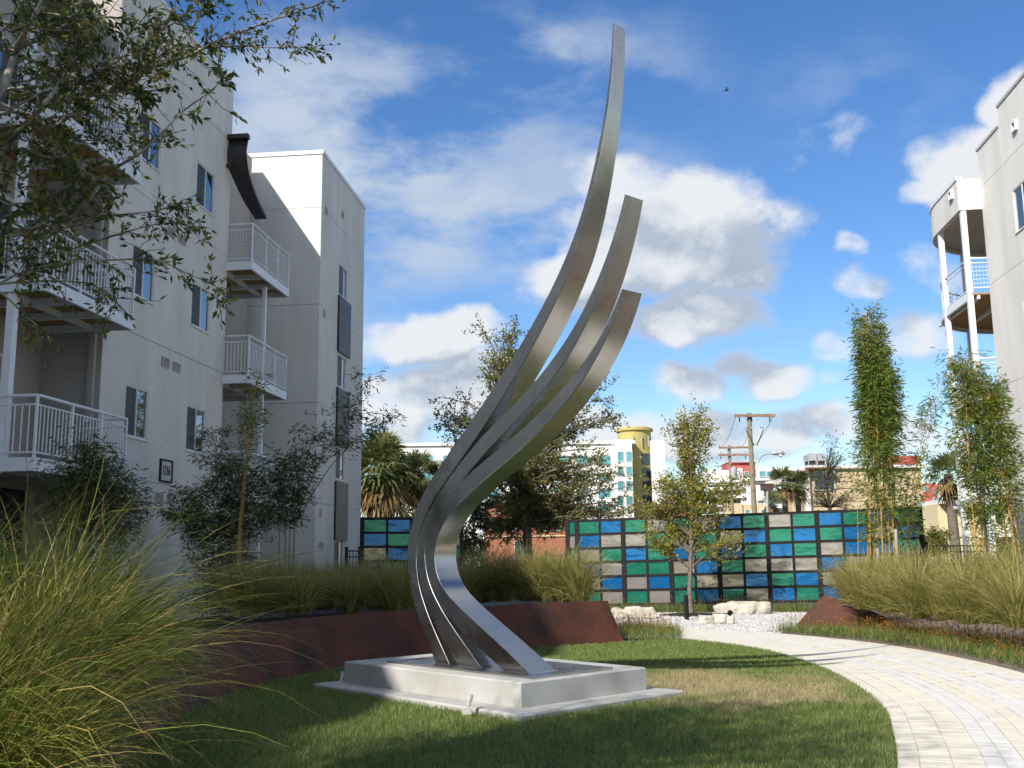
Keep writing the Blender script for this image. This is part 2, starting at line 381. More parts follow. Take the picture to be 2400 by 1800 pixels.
# pavers, course by course
rng = np.random.default_rng(5)
courses = []; r = 0.
for (k, w) in [('c',.17),('c',.245),('c',.245),('g',.15),('g',.15),('c',.16),('c',.16),('g',.16),('g',.15),('c',.16),('c',.16),('g',.16),('g',.15),('c',.17),('c',.17)]:
    courses.append((k, r, w)); r += w
sc_ = PW/r; courses = [(k, q*sc_, w*sc_) for k, q, w in courses]
PAV = []
for ci, (k, q, w) in enumerate(courses):
    ln = poff(q+w/2); cum = np.r_[0, np.cumsum(np.linalg.norm(np.diff(ln, axis=0), axis=1))]; lng = .155 if w < .2 else .095
    n = int(cum[-1]/lng); off = rng.random()
    for i in range(n):
        c_ = (i+off)*cum[-1]/n; x = np.interp(c_, cum, ln[:,0]); y = np.interp(c_, cum, ln[:,1]); t_ = math.atan2(np.interp(c_, cum, PNRM[:,1]), np.interp(c_, cum, PNRM[:,0]))
        PAV.append((x, y, t_, w-.008, cum[-1]/n-.004, k))
PAV = np.array([(p[0], p[1], p[2], p[3], p[4], 0 if p[5] == 'c' else 1) for p in PAV])
pp = proj(np.c_[PAV[:, :2], np.zeros(len(PAV))])
vis = (pp[:,0] > -30) & (pp[:,0] < 2440) & (pp[:,1] < 1830) & (pp[:,2] > 1)
order = np.argsort(np.where(vis, pp[:,2], 999)); top300 = set(order[:300].tolist())
def paver_mesh(w, l, h=.05, c=.002):
    m_ = MB(); x, y = w/2, l/2
    vs = [(-x,-y,-h),(x,-y,-h),(x,y,-h),(-x,y,-h),(-x,-y,-c),(x,-y,-c),(x,y,-c),(-x,y,-c),(-x+c,-y+c,0),(x-c,-y+c,0),(x-c,y-c,0),(-x+c,y-c,0)]
    fs = [(4,5,9,8),(5,6,10,9),(6,7,11,10),(7,4,8,11),(8,9,10,11),(0,1,5,4),(1,2,6,5),(2,3,7,6),(3,0,4,7)]
    return vs, fs
cache = {}; rest = {0: MB(), 1: MB()}
for i, (x, y, t, w, l, k) in enumerate(PAV):
    k = int(k); dz = rng.normal(0, .0012)
    if i in top300:
        key = (round(w, 3), round(l, 3), k)
        if key not in cache:
            vs, fs = paver_mesh(w, l); me_ = bpy.data.meshes.new('paver'); me_.from_pydata(vs, [], fs); me_.update()
            me_.materials.append(M_GREYP if k else M_CREAM); cache[key] = me_
        o = link('paver', cache[key], None, path); o.location = (x, y, dz); o.rotation_euler = (0, 0, t)
    elif y < 26:
        vs, fs = paver_mesh(w, l); c_, s_ = math.cos(t), math.sin(t)
        rest[k].add([(x+v[0]*c_-v[1]*s_, y+v[0]*s_+v[1]*c_, v[2]+dz) for v in vs[4:]], [tuple(j-4 for j in f) for f in fs[:5]])
for k in (0, 1): rest[k].build('far_pavers', M_GREYP if k else M_CREAM, path)['kind'] = 'stuff'

# gravel bed
gpoly = [(1.5,20.6),(3.0,20.0),(4.2,19.0),(5.4,21.2),(6.3,22.6),(8.0,23.6),(9.2,25.5),(9.4,28.4),(1.2,29.4),(.8,25)]
me = MB(); me.add([(x, y, -.02) for x, y in gpoly], [tuple(range(len(gpoly)))]); gravel = structure(me.build('gravel_bed', M_GRAVB))
def inpoly(P, poly):
    x, y = P[:,0], P[:,1]; ins = np.zeros(len(P), bool); n = len(poly)
    for i in range(n):
        x1, y1 = poly[i]; x2, y2 = poly[(i+1) % n]
        c = ((y1 > y) != (y2 > y)) & (x < (x2-x1)*(y-y1)/(y2-y1+1e-12)+x1); ins ^= c
    return ins
def scatter(poly, n, seed):
    r_ = np.random.default_rng(seed); p = np.array(poly); lo, hi = p.min(0), p.max(0); out = []
    while sum(map(len, out)) < n:
        q = lo+r_.random((n, 2))*(hi-lo); out.append(q[inpoly(q, poly)])
    return np.vstack(out)[:n]
q = scatter(gpoly, 18000, 3)
pd_ = pdist(q); q = q[~((pd_ > -.1) & (pd_ < PW+.05))]
octv = np.array([(1,0,0),(0,1,0),(-1,0,0),(0,-1,0),(0,0,.7),(0,0,-.7)], float); octf = np.array([(0,1,4),(1,2,4),(2,3,4),(3,0,4)])
r_ = np.random.default_rng(8); n = len(q); s = r_.uniform(.018, .045, n); th_ = r_.random(n)*6.3
V = octv[None]*s[:,None,None]*r_.uniform(.6, 1.3, (n, 6, 1)); c_, s_ = np.cos(th_)[:,None], np.sin(th_)[:,None]
V = np.stack([V[...,0]*c_-V[...,1]*s_+q[:,0:1], V[...,0]*s_+V[...,1]*c_+q[:,1:2], V[...,2]-.015+.005], 2)
F = (octf[None]+np.arange(n)[:,None,None]*6).reshape(-1, 3)
stuff(npmesh('gravel', V.reshape(-1, 3), F, M_GRAVEL, gravel))

# ------------------------------------------------------------------ plinth and sculpture
ax = np.array([-.677, .736]); ay = np.array([.736, .677])     # long side goes back-left, short side right
def oriented(mb, o, la, lb, z0, z1): return mb.obox((o[0], o[1], z0), (*(ax*la), 0), (*(ay*lb), 0), (0, 0, z1-z0))
def chamfer_block(name, o, la, lb, z0, z1, m, parent, c=.015):
    mb = MB(); P = lambda a, b, z: (*(np.array(o)+ax*a+ay*b), z)
    vs = [P(0,0,z0), P(la,0,z0), P(la,lb,z0), P(0,lb,z0), P(0,0,z1-c), P(la,0,z1-c), P(la,lb,z1-c), P(0,lb,z1-c), P(c,c,z1), P(la-c,c,z1), P(la-c,lb-c,z1), P(c,lb-c,z1)]
    fs = [(0,1,5,4),(1,2,6,5),(2,3,7,6),(3,0,4,7),(4,5,9,8),(5,6,10,9),(6,7,11,10),(7,4,8,11),(8,9,10,11),(3,2,1,0)]
    mb.add(vs, [f[::-1] for f in fs]); return mb.build(name, m, parent)
t = thing('plinth', 'stepped grey concrete plinth on the lawn carrying the steel sculpture', 'plinth', (-.3, 12.2, 0))
chamfer_block('footing', (.05, 10.22), 3.72, 2.5, -.05, .05, M_CONC, t)
chamfer_block('block', (.06, 10.68), 3.2, 1.93, .05, .30, M_CONC, t)
under(t); PLINTH = t
S = thing('sculpture', 'tall brushed steel sculpture of three curved ribs on the concrete plinth', 'sculpture', (-.3, 11.8, .3))
chamfer_block('base_plate', (.17, 10.93), 2.55, 1.25, .304, .325, M_STEEL, S, .004)
c4 = lambda x, y: (900+x/2.2116, 900+y/2.2116)
c5 = lambda x, y: (1050+x/1.9518, 300+y/1.9518)
idn = lambda x, y: (x, y)
RIBS = [
 [(c4,268,1447,340,1452),(c4,215,1330,282,1330),(c4,160,1170,210,1170),(c4,134,1060,176,1060),(c4,120,950,162,955),(c4,115,850,161,862),(c4,128,730,178,755),(c4,165,620,217,650),(c4,230,500,288,540),(c4,330,360,388,408),(c4,440,215,498,262),
  (c5,200,1200,252,1225),(c5,300,1050,350,1075),(c5,400,880,445,902),(c5,470,745,512,763),(c5,530,620,563,632),(c5,590,470,617,479),(c5,632,330,655,336),(c5,665,190,684,195),(c5,690,60,706,62),(idn,1424,250,1431,251),(idn,1433,141,1439,142),(idn,1436,54,1441,58)],
 [(c4,388,1457,505,1467),(c4,335,1385,435,1370),(c4,285,1300,352,1265),(c4,240,1210,290,1165),(c4,205,1120,247,1080),(c4,179,1010,221,1000),(c4,164,920,205,920),(c4,164,845,205,848),(c4,180,765,222,775),(c4,215,665,258,692),(c4,285,555,335,582),(c4,385,415,440,458),
  (c5,150,1400,200,1440),(c5,230,1335,283,1372),(c5,330,1240,383,1270),(c5,410,1150,460,1180),(c5,490,1045,538,1070),(c5,560,945,603,964),(c5,622,835,659,850),(c5,680,705,711,718),(c5,725,590,748,597),(c5,760,490,777,495),(c5,790,385,802,388),(c5,808,303,817,305)],
 [(c4,625,1482,757,1497),(c4,545,1420,680,1428),(c4,460,1340,600,1350),(c4,395,1280,522,1280),(c4,340,1225,450,1215),(c4,290,1160,385,1150),(c4,250,1090,322,1092),(c4,225,1020,280,1038),(c4,208,940,256,950),(c4,206,855,255,860),(c4,218,775,270,782),(c4,252,690,303,712),(c4,315,595,368,632),(c4,400,500,455,552),
  (c5,120,1555,180,1598),(c5,200,1492,262,1530),(c5,300,1415,362,1448),(c5,400,1325,458,1358),(c5,500,1222,550,1252),(c5,600,1108,640,1130),(c5,680,998,710,1010),(c5,735,885,757,893),(c5,775,790,790,795),(c5,795,735,806,738)]]
E2 = np.array([-.68, .73]); E2 /= np.linalg.norm(E2); MN = np.array([E2[1], -E2[0]])   # rib plane direction; MN points back-right
for k, rib in enumerate(RIBS):
    o = np.array([.15, 11.3])+(-MN if MN[1] < 0 else MN)*(-.025*k)
    nb = MN if MN[1] > 0 else -MN
    A = np.array([PL(*f(a, b), o, MN) for (f, a, b, c, d) in rib]); B = np.array([PL(*f(c, d), o, MN) for (f, a, b, c, d) in rib])
    A[0][2] = B[0][2] = .322
    for _ in range(2):        # fair the traced line
        A[1:-1] = .5*A[1:-1]+.25*(A[:-2]+A[2:]); B[1:-1] = .5*B[1:-1]+.25*(B[:-2]+B[2:])
    A = catmull(A, 6); B = catmull(B, 6); n = len(A); tt = np.linspace(0, 1, n)
    w = np.interp(tt, [0, .2, .4, .7, 1], [.40, .36, .335, .31, [.175, .27, .285][k]])
    bk = np.array([*nb, 0]); mid = (A+B)/2; ch = .006
    # eight-sided section: four flats with small welded chamfers
    ab = (B-A); ab /= np.linalg.norm(ab, axis=1)[:,None]
    C_ = B+bk*w[:,None]; D_ = A+bk*w[:,None]
    loops = [A+ab*ch, B-ab*ch, B+bk*ch, C_-bk*ch, C_-ab*ch, D_+ab*ch, D_-bk*ch, A+bk*ch]
    mb = MB()
    for j in range(8):
        p, q_ = loops[j], loops[(j+1) % 8]; base = len(mb.V)
        mb.V += [tuple(v) for v in p]+[tuple(v) for v in q_]
        mb.F += [(base+i, base+n+i, base+n+i+1, base+i+1)[::-1] for i in range(n-1)]
    base = len(mb.V); mb.V += [tuple(l[-1]) for l in loops]; mb.F.append(tuple(range(base, base+8))[::-1])
    rb = mb.build('rib', M_STEEL, S, smooth=True)
    rb['label'] = ['tallest outer steel rib', 'middle steel rib', 'shortest inner steel rib with its foot nearest'][k]
    # fillet weld round the foot
    f4 = [A[0], B[0], C_[0], D_[0], A[0]]; cen = sum(f4[:4])/4
    MB().tube([cen+(p-cen)*1.02+np.array([0,0,.002]) for p in f4], .008, 5).build('weld', M_STEEL, rb)
under(S)
# small uplights on stakes
def uplight(px, py, z, label):
    p = G(px, py, z); t = thing('uplight', label, 'light fixture', tuple(p), 'uplights round the plinth')
    MB().box(p[0]-.055, p[0]+.035, p[1]-.04, p[1]+.04, z-.01, z+.035).build('junction_box', M_VENT, t)
    MB().tube([p+(0,0,.03), p+(.004,0,.075)], .012, 8).build('stem', M_VENT, t)
    v = np.array([.02, .02, .1]); b = p+(.004, 0, .07)
    h = MB().tube([b, b+v*.55, b+v*.56, b+v*1.05], [.020,.022,.028,.028], 12).build('lamp_head', M_VENT, t)
    MB().tube([b+v*1.02, b+v*1.07], .0295, 12).build('trim_ring', M_VENT, h)
    under(t)
uplight(1097, 1672, .02, 'small silver uplight standing at the sunlit front edge of the plinth')
uplight(798, 1610, .02, 'small silver uplight at the shaded left corner of the plinth')
# ------------------------------------------------------------------ apartment building on the left
TH = rad(6.2); D2 = np.array([math.sin(TH), math.cos(TH)]); N2 = np.array([math.cos(TH), -math.sin(TH)])
C1 = np.array([-7.30, 25.5]); LB = Fr(C1, D2, N2)
ZC = [-.1, 3.2, 6.2, 9.25, 12.35, 13.9]
def onplane(px, py, fr, v):
    p = PL(px, py, fr.o+fr.n*v, fr.n); return float((p[:2]-fr.o)@fr.d), float(p[2])
bl = thing('apartment_building', 'off-white stucco apartment building with white balconies filling the left side', 'building', (-7.3, 22, 0))
def put(mb, name, m, parent=None, **k): return mb.build(name, m, parent or bl, **k)
WIN = []
for z0 in (4.06, 7.02, 10.02):
    for (a, b) in ((-5.02, -4.0), (-2.06, -1.0)): WIN.append((a, b, z0, z0+1.05))
for i in range(5):
    put(wall_panel(LB, -6.04, 0, ZC[i], ZC[i+1], 0, WIN), 'wall_panel', M_STUCCO)
core = MB(); LB.box(core, -6.03, -.02, -4, -.085, 0, 13.85); put(core, 'wall_core', M_STUCCO_G)
# joint backing, recess walls, returns
mb = MB(); LB.box(mb, -6.03, -.01, -.06, -.05, 0, .01); 
RV = -1.25
EU = onplane(587, 500, LB, RV)[0]
def plain_wall(u0, u1, v, m, holes=(), zc=ZC):
    for i in range(len(zc)-1): put(wall_panel(LB, u0, u1, zc[i], zc[i+1], v, holes), 'wall_panel', m)
doorR = [(.35, 1.95, z, z+2.05) for z in (3.22, 6.17, 9.12)]
doorL = [(-9.25, -7.25, z, z+2.1) for z in (3.22, 6.17, 9.12)]
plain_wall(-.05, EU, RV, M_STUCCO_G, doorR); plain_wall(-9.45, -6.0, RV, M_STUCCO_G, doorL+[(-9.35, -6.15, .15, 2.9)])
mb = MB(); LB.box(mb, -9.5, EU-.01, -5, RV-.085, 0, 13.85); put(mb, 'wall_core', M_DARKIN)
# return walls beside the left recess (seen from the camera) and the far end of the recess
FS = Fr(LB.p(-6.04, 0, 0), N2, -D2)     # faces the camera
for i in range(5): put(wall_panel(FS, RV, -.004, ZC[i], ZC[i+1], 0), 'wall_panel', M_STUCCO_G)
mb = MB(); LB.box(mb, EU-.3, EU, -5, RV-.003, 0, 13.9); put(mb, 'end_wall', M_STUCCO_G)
# near wing, left of the frame and behind the camera: it throws the shade over the planting
mb = MB(); LB.box(mb, -25.2, -9.46, -9, -.55, 0, 13.9); LB.box(mb, -31.5, -25.2, -9, -2.05, 0, 13.9); put(mb, 'near_wing', M_STUCCO)
# tower
TU, TV = 5.12, .887
TW = Fr(LB.p(0, TV, 0), D2, N2); TH_ = [(7.2, 8.22, 4.06, 5.08), (7.2, 8.22, 7.06, 8.12), (7.2, 8.22, 10.1, 11.15), (7.2, 8.22, 1.0, 2.1)]
ZT = ZC[:-1]+[14.1]
for i in range(5):
    put(wall_panel(TW, TU, 10.4, ZT[i], ZT[i+1], 0, TH_), 'wall_panel', M_STUCCO)
TF = Fr(LB.p(TU, TV, 0), N2, -D2)
for i in range(5):
    put(wall_panel(TF, -5.5, 0, ZT[i], ZT[i+1], 0), 'wall_panel', M_STUCCO)
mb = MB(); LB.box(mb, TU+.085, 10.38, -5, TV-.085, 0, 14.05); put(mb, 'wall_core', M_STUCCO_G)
for bx_ in ((TU-.035, 10.42, TV-.2, TV+.035, 14.095, 14.22), (TU-.035, TU+.2, -5.5, TV-.203, 14.095, 14.22), (-6.06, .03, -.2, .03, 13.895, 13.98)):
    mb = MB(); LB.box(mb, *bx_); put(mb, 'parapet_cap', M_WHITE)
# windows
def window(fr, u0, u1, z0, z1, v, parent, split=.5, screen_first=True):
    f = MB(); t = .035; b = v-.07; e = v-.012
    for (a, c, g, h) in ((u0, u1, z0, z0+t), (u0, u1, z1-t, z1), (u0, u0+t, z0+t, z1-t), (u1-t, u1, z0+t, z1-t)): fr.box(f, a, c, b, e, g, h)
    um = u0+(u1-u0)*split; fr.box(f, um-.022, um+.022, b, e+.004, z0+t, z1-t)
    w = f.build('window', M_FRAME, parent)
    p = MB(); fr.box(p, u0+t, um-.022, v-.06, v-.028, z0+t, z1-t); p.build('insect_screen', M_SCREEN, w)
    p = MB(); fr.box(p, um+.022, u1-t, v-.06, v-.045, z0+t, z1-t); p.build('pane', M_GLASS, w)
    s = MB(); fr.box(s, u0-.03, u1+.03, v-.01, v+.03, z0-.035, z0-.002); s.build('sill', M_FRAME, w)
for h in WIN: window(LB, *h, 0, bl)
for h in TH_: window(TW, *h, 0, bl, .55)
for (z0, z1) in ((2.12, 3.98), (5.14, 7.0), (8.18, 10.04)):
    mb = MB(); TW.box(mb, 7.1, 8.5, .003, .07, z0, z1); o = put(mb, 'spandrel_panel', M_BROWN); o['label'] = 'dark brown panel between tower windows'
def louvre(fr, u0, u1, z0, z1, v, parent):
    f = MB(); t = .018
    for (a, c, g, h) in ((u0, u1, z0, z0+t), (u0, u1, z1-t, z1), (u0, u0+t, z0+t, z1-t), (u1-t, u1, z0+t, z1-t)): fr.box(f, a, c, v+.002, v+.03, g, h)
    fr.box(f, u0+t, u1-t, v+.001, v+.004, z0+t, z1-t)
    n = 5
    for i in range(n):
        zz = z0+t+(z1-z0-2*t)*(i+.25)/n; fr.box(f, u0+t, u1-t, v+.006, v+.022, zz, zz+(z1-z0)*.075)
    f.build('vent', M_VENT, parent)
for z0 in (2.79, 5.76, 8.76):
    for u0 in (-3.5, -2.93): louvre(LB, u0, u0+.36, z0, z0+.21, 0, bl)
for z0 in (12.38, 9.05, 6.0, 2.9): louvre(TW, 5.5, 5.68, z0-.12, z0+.12, 0, bl)
louvre(TW, 7.35, 7.6, 12.78, 13.0, 0, bl)
mb = MB(); TW.box(mb, 5.56, 5.70, .002, .12, 1.85, 2.05); put(mb, 'wall_lamp', M_VENT)
# sliding doors
def sliding_door(u0, u1, z0, z1, v, parent):
    f = MB(); t = .06
    for (a, c, g, h) in ((u0, u1, z0, z0+t), (u0, u1, z1-t, z1), (u0, u0+t, z0+t, z1-t), (u1-t, u1, z0+t, z1-t), ((u0+u1)/2-.04, (u0+u1)/2+.04, z0+t, z1-t)): LB.box(f, a, c, v-.08, v+.012, g, h)
    w = f.build('sliding_door', M_FRAME, parent); um = (u0+u1)/2
    for (a, c) in ((u0+t, um-.04), (um+.04, u1-t)):
        p = MB(); LB.box(p, a, c, v-.05, v-.03, z0+t, z1-t); p.build('pane', M_GLASS, w)
    p = MB(); LB.box(p, um-.02, um+.02, v+.012, v+.05, z0+.9, z0+1.15); p.build('handle', M_FRAME, w)
for h in doorR+doorL: sliding_door(*h, RV, bl)
# balconies
def balcony(fr, u0, u1, v0, v1, z, parent, grid=False, near_v=0.0):
    b = MB(); h = .22
    fr.box(b, u0, u1, v1-.06, v1, z-h, z); fr.box(b, u0, u0+.06, v0, v1-.06, z-h, z); fr.box(b, u1-.06, u1, v0, v1-.06, z-h, z)
    fr.box(b, u0+.06, u1-.06, v0, v1-.06, z-.05, z-.02)
    bal = b.build('balcony', M_WHITE, parent)
    n = 9; wv = (v1-.06-v0-.02)/n
    for i in range(n):
        s = MB(); fr.box(s, u0+.065, u1-.065, v0+.01+i*wv, v0+.01+(i+1)*wv-.012, z-.085, z-.055); s.build('soffit_board', M_WOOD, bal)
    for q in (.33, .66):
        s = MB(); uu = u0+(u1-u0)*q; fr.box(s, uu-.05, uu+.05, v0+.01, v1-.065, z-h+.01, z-.087); s.build('beam', M_WHITE, bal)
    s = MB(); vm = v0+(v1-v0)*.55; 
    for (a, c) in ((u0+.065, u0+(u1-u0)*.33-.052), (u0+(u1-u0)*.33+.052, u0+(u1-u0)*.66-.052), (u0+(u1-u0)*.66+.052, u1-.065)): fr.box(s, a, c, vm-.04, vm+.04, z-h+.03, z-.09)
    s.build('cross_beam', M_WHITE, bal)
    rz = z+1.0; r_ = .028; e = .03
    A_, B_, C_, D_ = fr.p(u0+e, near_v+.02, rz), fr.p(u0+e, v1-e, rz), fr.p(u1-e, v1-e, rz), fr.p(u1-e, near_v+.02, rz)
    MB().tube([A_, B_], r_, 8).tube([B_, C_], r_, 8).tube([C_, D_], r_, 8).build('top_rail', M_WHITE, bal)
    lo = np.array([0, 0, .92]); up = np.array([0, 0, .15])
    s = MB()
    for off in (lo, up): s.tube([A_-off, B_-off], .017, 6).tube([B_-off, C_-off], .017, 6).tube([C_-off, D_-off], .017, 6)
    s.build('lower_rail', M_WHITE, bal)
    for (uu, vv) in ((u0+e, v1-e), (u1-e, v1-e), (u0+(u1-u0)*.36, v1-e), (u0+(u1-u0)*.68, v1-e)):
        MB().tube([fr.p(uu, vv, z-.1), fr.p(uu, vv, rz)], .026, 4).build('rail_post', M_WHITE, bal)
    if grid:
        s = MB()
        for k in range(27):
            uu = u0+e+(u1-u0-2*e)*k/27; s.tube([fr.p(uu, v1-e, rz-.92), fr.p(uu, v1-e, rz-.15)], .004, 4, False)
        for k in range(9):
            zz = rz-.92+.77*k/8; s.tube([fr.p(u0+e, v1-e, zz), fr.p(u1-e, v1-e, zz)], .004, 4, False)
            for uu in (u0+e,): s.tube([fr.p(uu, near_v, zz), fr.p(uu, v1-e, zz)], .004, 4, False)
        for k in range(8):
            vv = near_v+(v1-e-near_v)*k/8; s.tube([fr.p(u0+e, vv, rz-.92), fr.p(u0+e, vv, rz-.15)], .004, 4, False)
        s.build('wire_grid', M_WHITE, bal)
    else:
        me_ = None
        pos = [(u0+e+(u1-u0-2*e)*k/27, v1-e) for k in range(1, 27)]+[(u0+e, near_v+(v1-e-near_v)*k/7) for k in range(0, 7)]
        for (uu, vv) in pos:
            if me_ is None:
                o = MB().tube([(0,0,0), (0,0,.77)], .011, 4, False).build('baluster', M_WHITE, bal); me_ = o.data
            else: o = link('baluster', me_, None, bal)
            o.location = fr.p(uu, vv, rz-.92)
    return bal
for z, g in ((3.2, False), (6.15, False), (9.1, True)):
    balcony(LB, -.1, 2.82, RV+.005, .7, z, bl, g, .02)
    balcony(LB, -9.25, -6.2, RV+.005, .7, z, bl, False, -.2)
for (px, py, v) in ((617, 800, .45),):
    u = onplane(px, py, LB, v)[0]
    for (z0, z1) in ((0, 2.97), (3.2, 5.92), (6.15, 8.87)):
        mb = MB(); LB.box(mb, u-.05, u+.05, v-.05, v+.05, z0, z1); put(mb, 'balcony_post', M_WHITE)
for (z0, z1) in ((3.2, 5.92), (6.15, 8.87), (9.1, 12.0)):
    mb = MB(); LB.box(mb, -9.22, -9.08, .02, .15, z0, z1); put(mb, 'balcony_post', M_WHITE)
    mb = MB(); LB.box(mb, -6.16, -6.05, -.22, -.1, z0, z1); put(mb, 'downpipe', M_STUCCO_G)
# brown swooping canopies over the top balconies
def canopy(du):
    out = [(582,326),(578,352),(581,385),(588,417),(604,463),(625,506)]
    pr = np.array([onplane(x, y, LB, .52) for x, y in out]); pr = catmull(pr, 4)
    n = len(pr); mb = MB(); vs = []
    for (u, z) in pr:
        vi = -.12+.34*len(vs)/4/n
        for (v, dz) in ((vi, 0), (.52, 0), (.52, -.09), (vi, -.09)): vs.append(LB.p(u+du, v, z+dz))
    fs = []
    for i in range(n-1):
        for j in range(4): fs.append((4*i+j, 4*i+(j+1) % 4, 4*i+4+(j+1) % 4, 4*i+4+j))
    fs += [(3, 2, 1, 0), tuple(4*(n-1)+j for j in range(4))]
    mb.add(vs, fs); c = put(mb, 'canopy', M_BROWN)
    f = MB(); u0, z0 = pr[0]
    f.tube([LB.p(u0+du, .45, z0-.15), LB.p(u0+du-.1, .02, z0-.75)], .03, 6); f.tube([LB.p(u0+du-.12, 0, z0-.75), LB.p(u0+du-.05, .1, z0-.75)], .06, 6)
    f.build('bracket', M_BROWN, c)
    e = MB(); LB.box(e, u0+du-.15, u0+du+.02, .0, .56, z0-.02, z0+.1); e.build('fascia', M_BROWN, c)
canopy(0); canopy(-9.2)
under(bl)
# house number plaque
sg = thing('address_sign', 'small framed house number sign reading 1216 on the stucco wall', 'sign', tuple(LB.p(-3.05, .02, 3.3)))
mb = MB(); LB.box(mb, -3.30, -2.80, .004, .02, 3.28, 3.70); mb.build('plate', mat('sign_white', (.55,.55,.54), .6), sg)
mb = MB()
for (a, b, c, d) in ((-3.36,-2.74,3.24,3.28),(-3.36,-2.74,3.70,3.74),(-3.36,-3.30,3.28,3.70),(-2.80,-2.74,3.28,3.70)): LB.box(mb, a, b, .004, .035, c, d)
mb.build('border', M_BLACK, sg)
def text_mesh(name, txt, size, m, parent, origin, xdir, zdir=(0,0,1), squash=1.0):
    cu = bpy.data.curves.new(name, 'FONT'); cu.body = txt; cu.size = size; cu.extrude = .004; cu.align_x = 'CENTER'; cu.align_y = 'CENTER'; cu.offset = size*.012
    to = bpy.data.objects.new('tmp', cu); COL.objects.link(to); dg = bpy.context.evaluated_depsgraph_get()
    me_ = bpy.data.meshes.new_from_object(to.evaluated_get(dg)); bpy.data.objects.remove(to)
    x = Vector((*xdir, 0)); z = Vector(zdir); y = x.cross(z)*-1
    M = Matrix((x*squash, z, y)).transposed().to_4x4(); M.translation = Vector(origin); me_.transform(M)
    o = link(name, me_, m, parent); return o
text_mesh('digits', '1216', .30, mat('sign_brown', (.05,.03,.028), .6), sg, LB.p(-3.05, .026, 3.49), D2, squash=.62)
under(sg)

# ------------------------------------------------------------------ apartment building on the right
RC = AT(2312, 600, 29.2); RB = Fr(RC, D2, -N2)          # v outwards = to the left
br = thing('apartment_building', 'white apartment building with rounded corner balconies at the right edge', 'building', (RC[0], RC[1], 0))
RW = [(-3.6, -2.35, z, z+1.2) for z in (4.0, 7.0, 10.1)]
ZR = [-.1, 3.2, 6.2, 9.25, 12.25]
for i in range(4): put(wall_panel(RB, -14, 0, ZR[i], ZR[i+1], 0, RW), 'wall_panel', M_STUCCO, br)
put(wall_panel(RB, -14, -1.85, 12.25, 13.95, 0), 'wall_panel', M_STUCCO, br)
put(wall_panel(RB, -1.85, 0, 12.25, 13.4, 0), 'wall_panel', M_STUCCO, br)
mb = MB(); RB.box(mb, -14, -1.86, -12, -.085, 0, 13.9); RB.box(mb, -1.86, -.005, -12, -.085, 0, 13.35); put(mb, 'wall_core', M_STUCCO, br)
for bx_ in ((-14, -1.83, -.2, .03, 13.945, 14.03), (-1.827, .03, -.2, .03, 13.395, 13.47)):
    mb = MB(); RB.box(mb, *bx_); put(mb, 'parapet_cap', M_VENT, br)
for h in RW: window(RB, *h, 0, br, .5)
def scupper(fr, u, z, v, par):
    f = MB(); 
    for (a, c, g, h) in ((-.14,.14,-.14,-.1),(-.14,.14,.1,.14),(-.14,-.1,-.1,.1),(.1,.14,-.1,.1)): fr.box(f, u+a, u+c, v+.002, v+.08, z+g, z+h)
    s = f.build('scupper', M_WHITE, par); g_ = MB(); fr.box(g_, u-.1, u+.1, v+.002, v+.006, z-.1, z+.1); g_.build('opening', M_DARKIN, s)
scupper(RB, -3.0, 12.9, 0, br)
# rounded balcony stack
def ring(off, n=28, u0=0.02):
    cu, cv, R_ = 2.3, -2.4, 3.05-off
    pts = [(u0, cv+R_)]+[(cu+R_*math.sin(t), cv+R_*math.cos(t)) for t in np.linspace(0, math.pi, n)]+[(u0, cv-R_)]
    return pts
def ring_wall(z0, z1, o0, o1, name, m, par):
    a = ring(o0); b = ring(o1); mb = MB(); n = len(a)
    vs = [RB.p(u, v, z) for (P_, z) in ((a, z0), (a, z1), (b, z0), (b, z1)) for (u, v) in P_]
    fs = []
    for i in range(n-1):
        fs += [(i, i+1, n+i+1, n+i), (2*n+i+1, 2*n+i, 3*n+i, 3*n+i+1), (n+i, n+i+1, 3*n+i+1, 3*n+i), (i+1, i, 2*n+i, 2*n+i+1)]
    fs += [(0, n, 3*n, 2*n), (n-1, 2*n-1, 4*n-1, 3*n-1)]
    mb.add(vs, fs); return mb.build(name, m, par)
def ring_slab(z0, z1, o0, name, m, par):
    mb = MB(); mb.prism([tuple(RB.p(u, v, 0)[:2]) for u, v in ring(o0)], z0, z1); return mb.build(name, m, par)
rw_ = ring_wall(11.6, 12.55, 0, .15, 'curved_parapet', M_STUCCO, br); ring_wall(12.551, 12.66, -.03, .18, 'parapet_coping', M_WHITE, rw_)
mb = MB(); RB.box(mb, -.001, .02, -.0, .645, 11.6, 12.55); mb.build('parapet_return', M_STUCCO, rw_)
ring_slab(11.7, 11.76, .16, 'ceiling', M_VENT, br)
scupper(Fr(RB.p(0, .65, 0), D2, -N2), .55, 12.25, 0, br)
cols = ring(.12)
def colpos(i): return cols[i]
for i in (0, 1, 6, 10, 15, 20):
    u, v = cols[i] if i else (.1, cols[0][1])
    mb = MB(); RB.box(mb, u-.075, u+.075, v-.075, v+.075, 0, 11.69); put(mb, 'column', M_WHITE, br)
